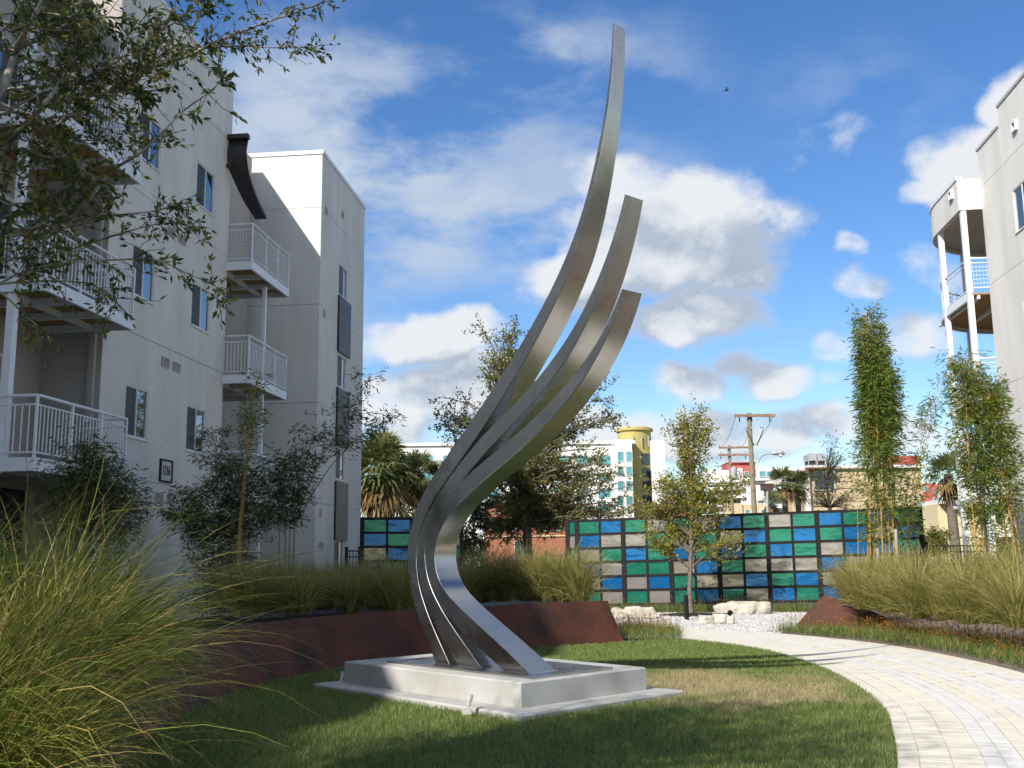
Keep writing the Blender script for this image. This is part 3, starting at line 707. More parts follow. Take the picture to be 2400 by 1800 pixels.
for z in (3.1, 6.1, 9.1):
    b = ring_wall(z-.24, z, .06, .14, 'balcony', M_WHITE, br)
    d = ring_slab(z-.1, z-.05, .15, 'deck', M_WOOD, b)
    for k in range(6):
        s = MB(); v = .3-k*.95; RB.box(s, .05, 3.9, v-.04, v+.04, z-.22, z-.105); s.build('beam', M_WHITE, b)
    rr_ = ring(.14, 28); s = MB(); s.tube([RB.p(u, v, z+1.0) for u, v in rr_], .028, 6); s.tube([RB.p(.03, -.02, z+1.0), RB.p(.03, .5, z+1.0)], .028, 6); s.build('top_rail', M_WHITE, b)
    s = MB()
    for q in (.1, .86): s.tube([RB.p(u, v, z+q) for u, v in rr_], .016, 5); s.tube([RB.p(.03, -.02, z+q), RB.p(.03, .5, z+q)], .016, 5)
    s.build('lower_rail', M_WHITE, b)
    for i in range(0, 29, 2): u, v = rr_[i]; MB().tube([RB.p(u, v, z-.1), RB.p(u, v, z+1)], .02, 4).build('rail_post', M_WHITE, b)
    s = MB()
    for k in range(7): 
        q = .12+.74*k/6
        s.tube([RB.p(u, v, z+q) for u, v in rr_[::2]], .005, 3, False); s.tube([RB.p(.03, 0, z+q), RB.p(.03, .5, z+q)], .006, 3, False)
    for k in range(6): s.tube([RB.p(.03, .03+.47*k/5, z+.1), RB.p(.03, .03+.47*k/5, z+.86)], .006, 3, False)
    for i in range(len(rr_)-1):
        for f in (0, .33, .66):
            u = rr_[i][0]*(1-f)+rr_[i+1][0]*f; v = rr_[i][1]*(1-f)+rr_[i+1][1]*f; s.tube([RB.p(u, v, z+.1), RB.p(u, v, z+.86)], .005, 3, False)
    s.build('wire_grid', M_WHITE, b)
for i in range(len(br.children)): pass
under(br)
# ------------------------------------------------------------------ planters, screens, fences, stones
def corten(name, label, base, lean, hts, end_cut):
    """tilted weathering-steel sheet following a line on the ground"""
    base = np.array(base); n = len(base); t = np.gradient(base, axis=0); t /= np.linalg.norm(t, axis=1)[:,None]
    nl = np.c_[-t[:,1], t[:,0]]*lean
    top = base+nl*.30
    if end_cut: top[0] = top[0]-t[0]*(-end_cut)
    vs = []
    for i in range(n):
        k = np.array(nl[i])/abs(lean)*.03*np.sign(lean) if lean else np.zeros(2)
        vs += [(*base[i], -.02), (*top[i], hts[i]), (*(top[i]+nl[i]*.04), hts[i]), (*(base[i]+nl[i]*.04), -.02)]
    fs = []
    for i in range(n-1):
        for j in range(4): fs.append((4*i+j, 4*i+(j+1) % 4, 4*i+4+(j+1) % 4, 4*i+4+j))
    fs += [(3, 2, 1, 0), tuple(4*(n-1)+j for j in range(4))]
    root = thing(name, label, 'planter wall', (*base[0], 0))
    # sheets butted along the length, each a part
    step = 8
    for s0 in range(0, n-1, step):
        s1 = min(n-1, s0+step); mb = MB(); mb.V = vs[4*s0:4*s1+4]; mb.V = [tuple(map(float, v)) for v in mb.V]
        mb.F = [(4*i+j, 4*i+(j+1) % 4, 4*i+4+(j+1) % 4, 4*i+4+j) for i in range(s1-s0) for j in range(4)]+[(3, 2, 1, 0), tuple(4*(s1-s0)+j for j in range(4))]
        mb.build('steel_sheet', M_RUST, root)
    under(root); return root, top
W_ = WALL[:-2]
h_ = np.interp(np.arange(len(W_)), [0, 1.5, 4, 30, len(W_)], [.70, .74, .74, .72, .60])
root, WTOP = corten('planter_wall', 'curved rust-brown weathering steel planter wall behind the plinth', W_, 1.0 if np.cross(W_[1]-W_[0], W_[5]-W_[0]) is None else -1.0, h_, .42)
# planted bank behind it
def bank(name, front, fz, back, bz, m, rows=6, seed=1):
    r_ = np.random.default_rng(seed); n = len(front); V = []; 
    for j in range(rows+1):
        f = j/rows
        for i in range(n):
            p = front[i]*(1-f)+back[i]*f; z = fz[i]*(1-f)+bz[i]*f+(r_.normal(0, .02) if 0 < j < rows else 0)
            V.append((p[0], p[1], z))
    Q = [(j*n+i, j*n+i+1, (j+1)*n+i+1, (j+1)*n+i) for j in range(rows) for i in range(n-1)]
    return structure(npmesh(name, V, Q, m, smooth=True))
n = len(WTOP); bk = catmull([(1.2,20.4),(-.5,23.5),(-3.2,28.5),(-5.6,29.6),(-6.6,27),(-7.3,24),(-7.9,20),(-8.4,16),(-9.2,12),(-9.8,8),(-10,5)], 10)
bk = bk[np.linspace(0, len(bk)-1, n).round().astype(int)]
bank('planting_bank', np.array([p for p in WTOP]), h_-.06, bk, np.full(n, .25), M_MULCH)
# right fin and bank
fb = [G(1862,1470), G(1930,1471), G(2010,1473), G(2115,1477)]
fb = np.array([p[:2] for p in fb]); fb = catmull(fb, 5); nf = len(fb)
hh = np.interp(np.arange(nf), [0, 5, 10, 15], [.0, .66, .44, .10])
root = thing('planter_wall', 'pointed rust-brown steel planter end rising from orange flowers by the path', 'planter wall', (*fb[0], 0))
tdir = np.gradient(fb, axis=0); tdir /= np.linalg.norm(tdir, axis=1)[:,None]; nb_ = np.c_[-tdir[:,1], tdir[:,0]]
if nb_[3][1] < 0: nb_ = -nb_
mb = MB(); vs = []
for i in range(nf):
    b_ = fb[i]; tp = b_+nb_[i]*.32*hh[i]/.6
    vs += [(*b_, -.02), (*tp, hh[i]+.005), (*(tp+nb_[i]*.02), hh[i]+.005), (*(b_+nb_[i]*.02), -.02)]
mb.add(vs, [(4*i+j, 4*i+(j+1) % 4, 4*i+4+(j+1) % 4, 4*i+4+j) for i in range(nf-1) for j in range(4)]+[(3,2,1,0), tuple(4*(nf-1)+j for j in range(4))])
mb.build('steel_sheet', M_RUST, root); under(root)
oe = poff(PW+1.15); oe = oe[(oe[:,1] < 17.8) & (oe[:,1] > 4)]
oa = np.vstack([oe, fb[::-1]+np.array([.25, .45])]); n = len(oa)
bk = np.array([(max(p[0]+6.5, 12), p[1]+5) for p in oa])
bank('planting_bank', oa, np.r_[np.full(len(oe), .02), hh[::-1]*.55], bk, np.full(n, .55), M_SOIL, 8, 2)
mb = MB(); a = poff(PW+.02); b = poff(PW+2.2); sel = np.where(PIN[:,1] < 19.9)[0]; a = a[sel]; b = b[sel]; n = len(a)
mb.add([(*p, -.014) for p in a]+[(*p, .03) for p in b], [(i, i+n, i+n+1, i+1) for i in range(n-1)]); structure(mb.build('planting_edge', M_SOIL))

def pane_mat(name, col):
    m = mat(name, col, .15, .45, var=.06, scale=1.2, spec=.7, detail=2); nt = m.node_tree; b = nt.nodes['Principled BSDF']
    g = nt.nodes.new('ShaderNodeNewGeometry'); mp = nt.nodes.new('ShaderNodeMapping'); mp.inputs['Scale'].default_value = (1.2, 1.2, 2.5); nt.links.new(g.outputs['Position'], mp.inputs[0])
    n = nt.nodes.new('ShaderNodeTexNoise'); n.inputs['Scale'].default_value = 1.3; n.inputs['Detail'].default_value = 2; nt.links.new(mp.outputs[0], n.inputs['Vector'])
    bp = nt.nodes.new('ShaderNodeBump'); bp.inputs['Strength'].default_value = .16; bp.inputs['Distance'].default_value = .10
    nt.links.new(n.outputs[0], bp.inputs['Height']); nt.links.new(bp.outputs[0], b.inputs['Normal'])
    return m
M_PANE = {'b': pane_mat('blue_pane', (.012,.155,.42)), 'g': pane_mat('green_pane', (.022,.22,.15)), 's': pane_mat('grey_pane', (.34,.32,.30)), 't': pane_mat('tan_pane', (.33,.30,.245))}
def screen(label, A_, B_, cols_, widths, ztop0, ztop1, rows=6):
    A_ = np.array(A_[:2]); B_ = np.array(B_[:2]); L_ = np.linalg.norm(B_-A_); d = (B_-A_)/L_; n = np.array([d[1], -d[0]])
    fr = Fr(A_, d, n); root = thing('panel_screen', label, 'screen wall', (*((A_+B_)/2), 0))
    tot = sum(widths); u = 0; edges = [0]
    for w in widths: u += w*L_/tot; edges.append(u)
    zt = lambda u: ztop0+(ztop1-ztop0)*u/L_
    rp = .415
    def bar(u0, u1, v0, v1, zlo, zhi, nm):
        mb = MB(); a, b = fr.p(u0, v0, zt(u0)+zlo), fr.p(u1, v0, zt(u1)+zlo); dv = np.array([*(n*(v1-v0)), 0]); dz = np.array([0,0,zhi-zlo])
        vs = [a, b, b+dv, a+dv, a+dz, b+dz, b+dv+dz, a+dv+dz]
        mb.add(vs, [(0,3,2,1),(4,5,6,7),(0,1,5,4),(1,2,6,5),(2,3,7,6),(3,0,4,7)]); return mb.build(nm, M_BLACK, root)
    H_ = rp*rows+.06
    for i in range(rows+1): bar(0, L_, -.025, .025, -.068-i*rp, -.068-i*rp+.072, 'rail')
    for i, e in enumerate(edges):
        big = i % 2 == POSTPAR or i in (0, len(edges)-1)
        hw = .065 if big else .034
        bar(max(0, e-hw) if i else -.06, min(L_+.06, e+hw) if i < len(edges)-1 else L_+.06, -.05 if big else -.027, .045 if big else .027, -H_-.25, .01 if big else -.003, 'post' if big else 'mullion')
    for c in range(len(widths)):
        for r_ in range(rows):
            code = cols_[c][r_] if r_ < len(cols_[c]) else 'bgs'[(c*5+r_*3) % 3]
            u0 = edges[c]+.02; u1 = edges[c+1]-.02; ztp = -.06-r_*rp; zb = ztp-rp+.05
            o = bar(u0, u1, -.008, .008, zb, ztp+.004, 'pane'); o.data.materials.clear(); o.data.materials.append(M_PANE[code])
    under(root); return root
RCOLS = ['gsggtb','gbtbtg','bsgsbs','gsbgsg','sgggbs','gsbtgg','tggbtb','btbgtg','gbgsbs','sgbsgb','gbgsbg','bgsbsb','gbbstg','bsbsgb','gbgbsg']
POSTPAR = 1
screen('long screen of blue, green and grey panes in black frames behind the gravel', AT(1331,1300,31.2), AT(2163,1290,28.8), RCOLS, [.42]+[1]*14, 2.62, 2.80)
POSTPAR = 0
screen('short screen of blue and green panes beside the left building behind the sculpture', AT(848,1300,30.6), AT(1082,1300,30.9), ['gbtbgs','bgbgsb','sgbsgb','bsgbgs'], [1]*4, 2.75, 2.72)
def picket_fence(label, A_, B_, h, m, pitch=.11, pr=.009, z0=0., post=2.4):
    A_ = np.array(A_[:2]); B_ = np.array(B_[:2]); L_ = np.linalg.norm(B_-A_); d = (B_-A_)/L_; fr = Fr(A_, d, (d[1], -d[0]))
    root = thing('picket_fence', label, 'fence', (*A_, z0)); 
    for zz in (.15, h-.22, h-.05):
        mb = MB(); fr.box(mb, 0, L_, -.018, .018, z0+zz, z0+zz+.035); mb.build('rail', m, root)
    me_ = None
    for k in range(int(L_/pitch)+1):
        if me_ is None: o = MB().box(-pr, pr, -pr, pr, 0, h).build('picket', m, root); me_ = o.data
        else: o = link('picket', me_, None, root)
        o.location = fr.p(min(L_, k*pitch), 0, z0)
    for k in range(int(L_/post)+2):
        u = min(L_, k*post); mb = MB(); fr.box(mb, u-.035, u+.035, -.035, .035, z0, z0+h+.06); fr.box(mb, u-.045, u+.045, -.045, .045, z0+h+.06, z0+h+.09); mb.build('post', m, root)
    return under(root)
picket_fence('black metal picket fence behind the bamboo at the right', AT(2172,1300,29.2), AT(2560,1300,30.5), 1.75, M_BLACK)
M_TANM = mat('tan_metal', (.20,.17,.11), .6)
picket_fence('tan picket gate beside the left end of the long screen', AT(1278,1300,30.5), AT(1322,1300,31), 1.62, M_TANM, .075, .012)
picket_fence('short black picket fence between tower wall and small screen', AT(812,1300,30.2), AT(843,1300,30.5), 1.8, M_BLACK)
# rocks
def rock(label, px, py, w, dpt, h, seed, blocks):
    p = G(px, py); root_v = []; r_ = np.random.default_rng(seed); mb = MB()
    import mathutils
    from mathutils import noise as mn
    for (ox, sx, sy, sz) in blocks:
        n, m_ = 18, 10; k = len(mb.V); c = np.array([p[0]+ox*w, p[1]+dpt*.5, 0])
        for j in range(m_+1):
            ph = -math.pi/2+math.pi*j/m_
            for i in range(n):
                t = 2*math.pi*i/n
                x = math.copysign(abs(math.cos(t))**.45, math.cos(t))*abs(math.cos(ph))**.35*sx*w/2
                y = math.copysign(abs(math.sin(t))**.45, math.sin(t))*abs(math.cos(ph))**.35*sy*dpt/2
                z = math.copysign(abs(math.sin(ph))**.5, math.sin(ph))*sz*h/2+sz*h*.42
                q = Vector((x+c[0], y+c[1], z)); dv = mn.noise_vector(q*2.3+Vector((seed, 0, 0)))*.12*h/.35+mn.noise_vector(q*7)*.045
                mb.V.append((q.x+dv.x, q.y+dv.y, max(-.03, q.z+dv.z*.8)))
        for j in range(m_):
            for i in range(n): mb.F.append((k+j*n+i, k+j*n+(i+1) % n, k+(j+1)*n+(i+1) % n, k+(j+1)*n+i))
    o = mb.build('boulder', M_STONE, None); tag(o, label, 'boulder', 'limestone boulders on the gravel'); return o
rock('pale lumpy limestone boulder at the left edge of the gravel', 1488, 1451, 1.02, .5, .30, 1, [(-.30,.45,1,.85),(.02,.45,1.1,1.05),(.33,.42,.9,1.0)])
rock('small low limestone boulder in front between bollard and long boulder', 1683, 1463, .76, .45, .22, 2, [(-.25,.55,1,1.0),(.08,.5,1,1.05),(.37,.34,.8,.9)])
rock('long flat limestone boulder lying under the screen', 1746, 1440, 1.42, .7, .33, 3, [(-.3,.45,1,.85),(.0,.5,1.1,.95),(.3,.42,1,1.0)])
# bollard
p = G(1610, 1453); t = thing('bollard', 'short black round bollard standing on the gravel by the young tree', 'bollard', tuple(p))
MB().lathe(p, [(.055,0),(.055,.50),(.04,.505),(.04,.515),(.055,.52),(.055,.56),(.05,.585),(.03,.60)], 14).build('shaft', M_BLACK, t)
for k in range(3): MB().lathe(p+(0,0,.42+k*.03), [(.058,0),(.06,.006),(.06,.014),(.058,.02)], 14).build('louvre_ring', M_BLACK, t)
under(t)
p = G(1712, 1446); t = thing('spotlight', 'small dark round spotlight in front of the long boulder', 'light fixture', tuple(p))
MB().tube([p+(0,0,-.02), p+(0,0,.06)], .02, 8).build('stem', M_BLACK, t); MB().tube([p+(-.03,-.06,.09), p+(0,0,.11), p+(.02,.06,.12)], [.06,.065,.03], 12).build('lamp_head', M_BLACK, t); under(t)
# ------------------------------------------------------------------ plants
def blades_arr(n, L, r0, el, droop, width, seg, rng, outward=.7, pw=1.5):
    az = rng.random(n)*2*math.pi; rr = r0*np.sqrt(rng.random(n)); ba = az*outward+rng.random(n)*2*math.pi*(1-outward)
    base = np.stack([rr*np.cos(ba), rr*np.sin(ba), np.zeros(n)], 1)
    Ls = rng.uniform(L[0], L[1], n); e0 = np.radians(rng.uniform(el[0], el[1], n)); dr = rng.uniform(droop[0], droop[1], n)
    s = np.linspace(0, 1, seg+1); sm = (s[1:]+s[:-1])/2
    ee = e0[:,None]-dr[:,None]*sm[None]**pw; ds = Ls[:,None]/seg
    aa = az[:,None]+rng.normal(0, .45, n)[:,None]*sm[None]+rng.normal(0, .10, (n, seg))
    hx = np.c_[np.zeros(n), np.cumsum(np.cos(ee)*ds*np.cos(aa), 1)]; hy = np.c_[np.zeros(n), np.cumsum(np.cos(ee)*ds*np.sin(aa), 1)]; z = np.c_[np.zeros(n), np.cumsum(np.sin(ee)*ds, 1)]
    P = np.stack([base[:,0:1]+hx, base[:,1:2]+hy, z], 2)
    tw = rng.uniform(-.9, .9, n); side = np.stack([-np.sin(az)*np.cos(tw), np.cos(az)*np.cos(tw), np.sin(tw)], 1)
    w = width*rng.uniform(.7, 1.3, n)[:,None]*np.maximum(.06, (1-s[None]**2.2))*np.minimum(1, .5+s[None]*3)
    A_ = P-side[:,None]*w[...,None]/2; B_ = P+side[:,None]*w[...,None]/2
    V = np.stack([A_, B_], 2).reshape(n, -1, 3)
    k = np.arange(seg)*2; q = np.stack([k, k+1, k+3, k+2], 1)
    F = (q[None]+np.arange(n)[:,None,None]*(2*(seg+1))).reshape(-1, 4)
    return V.reshape(-1, 3), F
def merge(parts):
    V = []; F = []; k = 0
    for v, f in parts: V.append(v); F.append(f+k); k += len(v)
    return np.vstack(V), np.vstack(F)
M_GRASS_BIG = leafmat('tall_grass', [(.05,.10,.014),(.10,.165,.02),(.17,.22,.03),(.26,.25,.04),(.42,.33,.10),(.48,.33,.13)], .35, .45)
M_GRASS_MID = leafmat('bunch_grass', [(.13,.16,.035),(.24,.235,.055),(.36,.31,.095),(.52,.44,.20)], .35, .6)
M_LAWNB = None
def clump(name, label, loc, V, F, m, scale, rot, group, cat='grass clump', mesh=None):
    if mesh is None:
        o = npmesh(name, V, F, m)
    else: o = link(name, mesh, None)
    o.location = loc; o.rotation_euler = (0, 0, rot); o.scale = (scale,)*3
    tag(o, label, cat, group); return o
rg = np.random.default_rng(21)
# foreground tussocks, each with its own blades
FG = [(-3.25,7.3,.55,1.0,'tall sunlit ornamental grass tussock spilling over the steel planter in the left foreground'),
      (-4.5,8.3,.50,1.08,'tall sunlit grass tussock behind the nearest one, against the dark shrub'),
      (-3.1,5.7,.42,.95,'sunlit grass tussock cut by the bottom left edge of the picture'),
      (-4.6,6.6,.50,1.08,'upright sunlit grass tussock at the far left edge of the picture'),
      (-3.5,8.7,.58,.9,'arching grass tussock on the right of the foreground group, leaning over the lawn'),
      (-2.55,5.0,.36,.85,'straw-flecked grass tussock in the very bottom left corner'),
      (-4.1,10.2,.60,.85,'grass tussock at the back of the foreground group where the shade begins')]
for i, (x, y, z, s, lab) in enumerate(FG):
    a = blades_arr(1250, (.8, 1.8), .32, (40, 89), (.4, 2.6), .0090, 7, rg, .45)
    b = blades_arr(1200, (.5, 1.3), .36, (10, 80), (.6, 2.8), .0085, 6, rg, .4)
    c = blades_arr(170, (1.6, 2.6), .2, (30, 82), (.5, 1.9), .0085, 8, rg)
    d_ = blades_arr(520, (.5, 1.3), .60, (5, 75), (.3, 2.0), .009, 5, rg, .2)
    V, F = merge([a, b, c, d_]); clump('grass_tussock', lab, (x, y, z), V, F, M_GRASS_BIG, s, 0, 'tall grass in the left foreground')
# bunch grasses: a few meshes shared by many
protos = []
for k in range(4):
    a = blades_arr(620, (.6, 1.2), .12, (58, 89), (.3, 1.5), .010, 5, rg); b = blades_arr(200, (.35, .8), .16, (35, 75), (.6, 2.0), .010, 4, rg)
    V, F = merge([a, b]); me_ = npmesh('bunch_grass', V, F, M_GRASS_MID); protos.append(me_.data); bpy.data.objects.remove(me_)
ORD = ['first','second','third','fourth','fifth','sixth','seventh','eighth','ninth','tenth','eleventh','twelfth','thirteenth','fourteenth','fifteenth','sixteenth']
def grass_at(rows, lab, group, s0=.85, s1=1.15):
    """rows: front row first, each a list of (px, py, z) from left to right"""
    for ri, row in enumerate(rows):
        for k, (px, py, z) in enumerate(sorted(row)):
            p = G(px, py, z)
            clump('grass_clump', lab % ('front' if ri == 0 else 'back', ORD[k]), tuple(p), None, None, None, float(rg.uniform(s0, s1)), float(rg.random()*6), group, mesh=protos[int(rg.integers(4))])
grass_at([[(540,1432,.6),(590,1440,.68),(645,1434,.66),(700,1440,.66),(760,1430,.64),(820,1436,.64),(880,1428,.62),(930,1436,.62)],[(610,1405,.55),(680,1400,.55),(735,1402,.55),(800,1400,.55),(860,1400,.55),(910,1402,.5)]],
    'shaded bunch grass left of the sculpture, %s row, %s from the left', 'shaded bunch grasses left of the sculpture', .9, 1.2)
grass_at([[(1085,1418,.62),(1130,1412,.64),(1180,1410,.66),(1230,1408,.68),(1275,1410,.68),(1320,1410,.68),(1362,1412,.68)],[(1110,1390,.5),(1165,1388,.5),(1225,1386,.5),(1290,1388,.5)]],
    'bunch grass behind the planter wall right of the sculpture, %s row, %s from the left', 'sunlit bunch grasses behind the sculpture', 1.0, 1.3)
grass_at([[(2030,1428,.42),(2085,1440,.40),(2145,1450,.40),(2210,1452,.42),(2265,1462,.42),(2325,1462,.45),(2385,1472,.45)],[(1990,1405,.55),(2030,1400,.55),(2075,1402,.55),(2125,1404,.55),(2175,1408,.55),(2225,1408,.55),(2280,1412,.55),(2335,1412,.55),(2395,1418,.55)]],
    'sunlit bunch grass right of the path, %s row, %s from the left', 'sunlit bunch grasses right of the path', 1.0, 1.3)

# lawn blades
M_LB = leafmat('lawn_blades', [(.09,.155,.03),(.135,.21,.045),(.19,.25,.06),(.34,.32,.13)], .3, .5)
def dry_mix(m):
    nt = m.node_tree; N = nt.nodes.new; L = nt.links.new; b = nt.nodes['Principled BSDF']; ramp = [n for n in nt.nodes if n.type == 'VALTORGB'][0]
    g = N('ShaderNodeNewGeometry'); n1 = N('ShaderNodeTexNoise'); n1.inputs['Scale'].default_value = 1.1; n1.inputs['Detail'].default_value = 4; L(g.outputs['Position'], n1.inputs['Vector'])
    sp = N('ShaderNodeVectorMath'); sp.operation = 'SUBTRACT'; sp.inputs[1].default_value = (2.6, 12.6, 0); L(g.outputs['Position'], sp.inputs[0])
    ml = N('ShaderNodeVectorMath'); ml.operation = 'MULTIPLY'; ml.inputs[1].default_value = (.55, .42, 0); L(sp.outputs[0], ml.inputs[0])
    ln = N('ShaderNodeVectorMath'); ln.operation = 'LENGTH'; L(ml.outputs[0], ln.inputs[0])
    mr = N('ShaderNodeMapRange'); mr.inputs[1].default_value = 1.25; mr.inputs[2].default_value = .2; mr.inputs[3].default_value = 0; mr.inputs[4].default_value = .50; L(ln.outputs['Value'], mr.inputs[0])
    ad = N('ShaderNodeMath'); ad.operation = 'ADD'; L(mr.outputs[0], ad.inputs[0]); L(n1.outputs[0], ad.inputs[1])
    th = N('ShaderNodeMapRange'); th.interpolation_type = 'SMOOTHSTEP'; th.inputs[1].default_value = .62; th.inputs[2].default_value = .92; th.inputs[4].default_value = .85; L(ad.outputs[0], th.inputs[0])
    mx = N('ShaderNodeMix'); mx.data_type = 'RGBA'; L(th.outputs[0], mx.inputs['Factor']); L(ramp.outputs[0], mx.inputs['A']); mx.inputs['B'].default_value = (.46,.37,.21,1)
    for l in list(nt.links):
        if l.from_node == ramp and l.to_node != mx: L(mx.outputs['Result'], l.to_socket)
dry_mix(M_LB)
lp = [(p[0], p[1]) for p in poly]
q = scatter(lp, 260000, 11)
fo = np.array([.05, 10.22]); la = (q-fo)@ax/(ax@ax); lb = (q-fo)@ay/(ay@ay)
keep = ~((la > .02) & (la < 3.70) & (lb > .02) & (lb < 2.48))
pq = proj(np.c_[q, np.zeros(len(q))]); keep &= (pq[:,0] > -150) & (pq[:,0] < 2500) & (pq[:,1] < 1900) & (pq[:,2] > 1)
keep &= (rg.random(len(q)) < np.clip(13/np.maximum(1, q[:,1]), .35, 1.0)**1.2*1.2)
q = q[keep]; n = len(q); az = rg.random(n)*6.28; hgt = rg.uniform(.022, .05, n); wd = rg.uniform(.004, .008, n)*np.clip(q[:,1]/9, 1, 2.2); le = rg.normal(0, .6, (n, 2))*hgt[:,None]
V = np.zeros((n, 3, 3)); V[:,0,:2] = q-np.c_[np.cos(az), np.sin(az)]*wd[:,None]/2; V[:,1,:2] = q+np.c_[np.cos(az), np.sin(az)]*wd[:,None]/2
V[:,2,:2] = q+le; V[:,2,2] = hgt; V[:,:2,2] = -.014
o = npmesh('grass_blades', V.reshape(-1, 3), np.arange(3*n).reshape(-1, 3), M_LB, lawn); o['kind'] = 'stuff'

# flowering ground cover
M_GC = leafmat('ground_cover', [(.07,.14,.028),(.12,.19,.04),(.20,.23,.06),(.32,.27,.11)], .3)
M_OR = leafmat('orange_flower', [(.55,.17,.02),(.62,.24,.03),(.42,.12,.02)], .3)
def cover(name, label, polyg, nb_, nf, zfun, seed, hh_=(.15, .38)):
    r_ = np.random.default_rng(seed); q = scatter(polyg, nb_, seed)
    V, F = blades_arr(nb_, hh_, .01, (45, 88), (.2, 1.4), .010, 3, r_)
    V = V.reshape(nb_, -1, 3); V[:,:,0] += q[:,0:1]; V[:,:,1] += q[:,1:2]; V[:,:,2] += zfun(q)[:,None]
    root = npmesh(name, V.reshape(-1, 3), F, M_GC); stuff(root, label, 'ground cover')
    fl = scatter(polyg, nf, seed+1); z = zfun(fl)+r_.uniform(hh_[0]*1.1, hh_[1]*1.25, nf); s = r_.uniform(.013, .024, nf)
    c = np.stack([fl[:,0], fl[:,1], z], 1); dirs = r_.normal(size=(nf, 4, 3)); dirs /= np.linalg.norm(dirs, axis=2)[...,None]
    VV = (c[:,None]+dirs*s[:,None,None]).reshape(-1, 3); FF = np.array([(0,1,2),(0,2,3),(0,3,1),(1,3,2)]); FF = (FF[None]+4*np.arange(nf)[:,None,None]).reshape(-1, 3)
    f = npmesh('flowers', VV, FF, M_OR, root); f['kind'] = 'stuff'
    sv = np.stack([np.c_[fl-.002, zfun(fl)], np.c_[fl+.002, zfun(fl)], c+(.0015,0,0), c-(.0015,0,0)], 1); sf = np.arange(4*nf).reshape(-1, 4)
    f2 = npmesh('flower_stems', sv.reshape(-1, 3), sf, M_GC, root); f2['kind'] = 'stuff'
    return root
zr = lambda q: np.clip((pdist(q)-PW-.2)*.03, 0, .2)
_a = poff(PW+.20); _b = poff(PW+2.1); _b = PIN+PNRM*(PW+np.interp(PIN[:,1], [15, 18, 19.8], [2.1, 1.5, .75]))[:,None]; _s = (PIN[:,1] > 4) & (PIN[:,1] < 19.75); sp_ = [tuple(p) for p in _a[_s]]+[tuple(p) for p in _b[_s][::-1]]
cover('flower_bed', 'band of green ground cover with small orange flowers right of the path', sp_, 22000, 5200, zr, 31, (.10, .28))
cover('flower_bed', 'small patch of orange-flowered ground cover at the end of the steel planter wall', [tuple(G(1448,1502)[:2]),tuple(G(1600,1500)[:2]),tuple(G(1590,1482)[:2]),tuple(G(1500,1470)[:2]),tuple(G(1430,1478)[:2])], 1800, 500, lambda q: np.zeros(len(q)), 33, (.12, .30))
cover('flower_bed', 'strip of orange-flowered ground cover along the foot of the long screen', [(1.0,29.6),(11,28.0),(10.6,27.2),(8.6,27.8),(1.0,29.0)], 6500, 900, lambda q: np.zeros(len(q)), 35, (.12, .36))
for r_ in range(2): pass

def leaf_arr(P, s, asp, rng, axis=None, jit=.5, fold=0.):
    n = len(P); a = rng.normal(size=(n, 3)) if axis is None else axis+rng.normal(0, jit, (n, 3))
    a /= np.linalg.norm(a, axis=1)[:,None]+1e-9
    b = np.cross(a, rng.normal(size=(n, 3))); b /= np.linalg.norm(b, axis=1)[:,None]+1e-9
    L_ = s*rng.uniform(.65, 1.25, n)[:,None]; w = L_*asp/2; m_ = P+a*L_*.42
    V = np.stack([P, m_+b*w, P+a*L_, m_-b*w], 1).reshape(-1, 3)
    return V, np.arange(4*n).reshape(-1, 4)
def bez(a, b, c, n): t = np.linspace(0, 1, n)[:,None]; return (1-t)**2*a+2*t*(1-t)*b+t*t*c
def paths_mesh(paths, n):
    V = []; F = []; k = 0
    for P, R_, in paths:
        v, f = tube_arr(P, R_, n); V.append(np.array(v)); F.append(np.array(f)+k); k += len(v)
    return np.vstack(V), np.vstack(F)
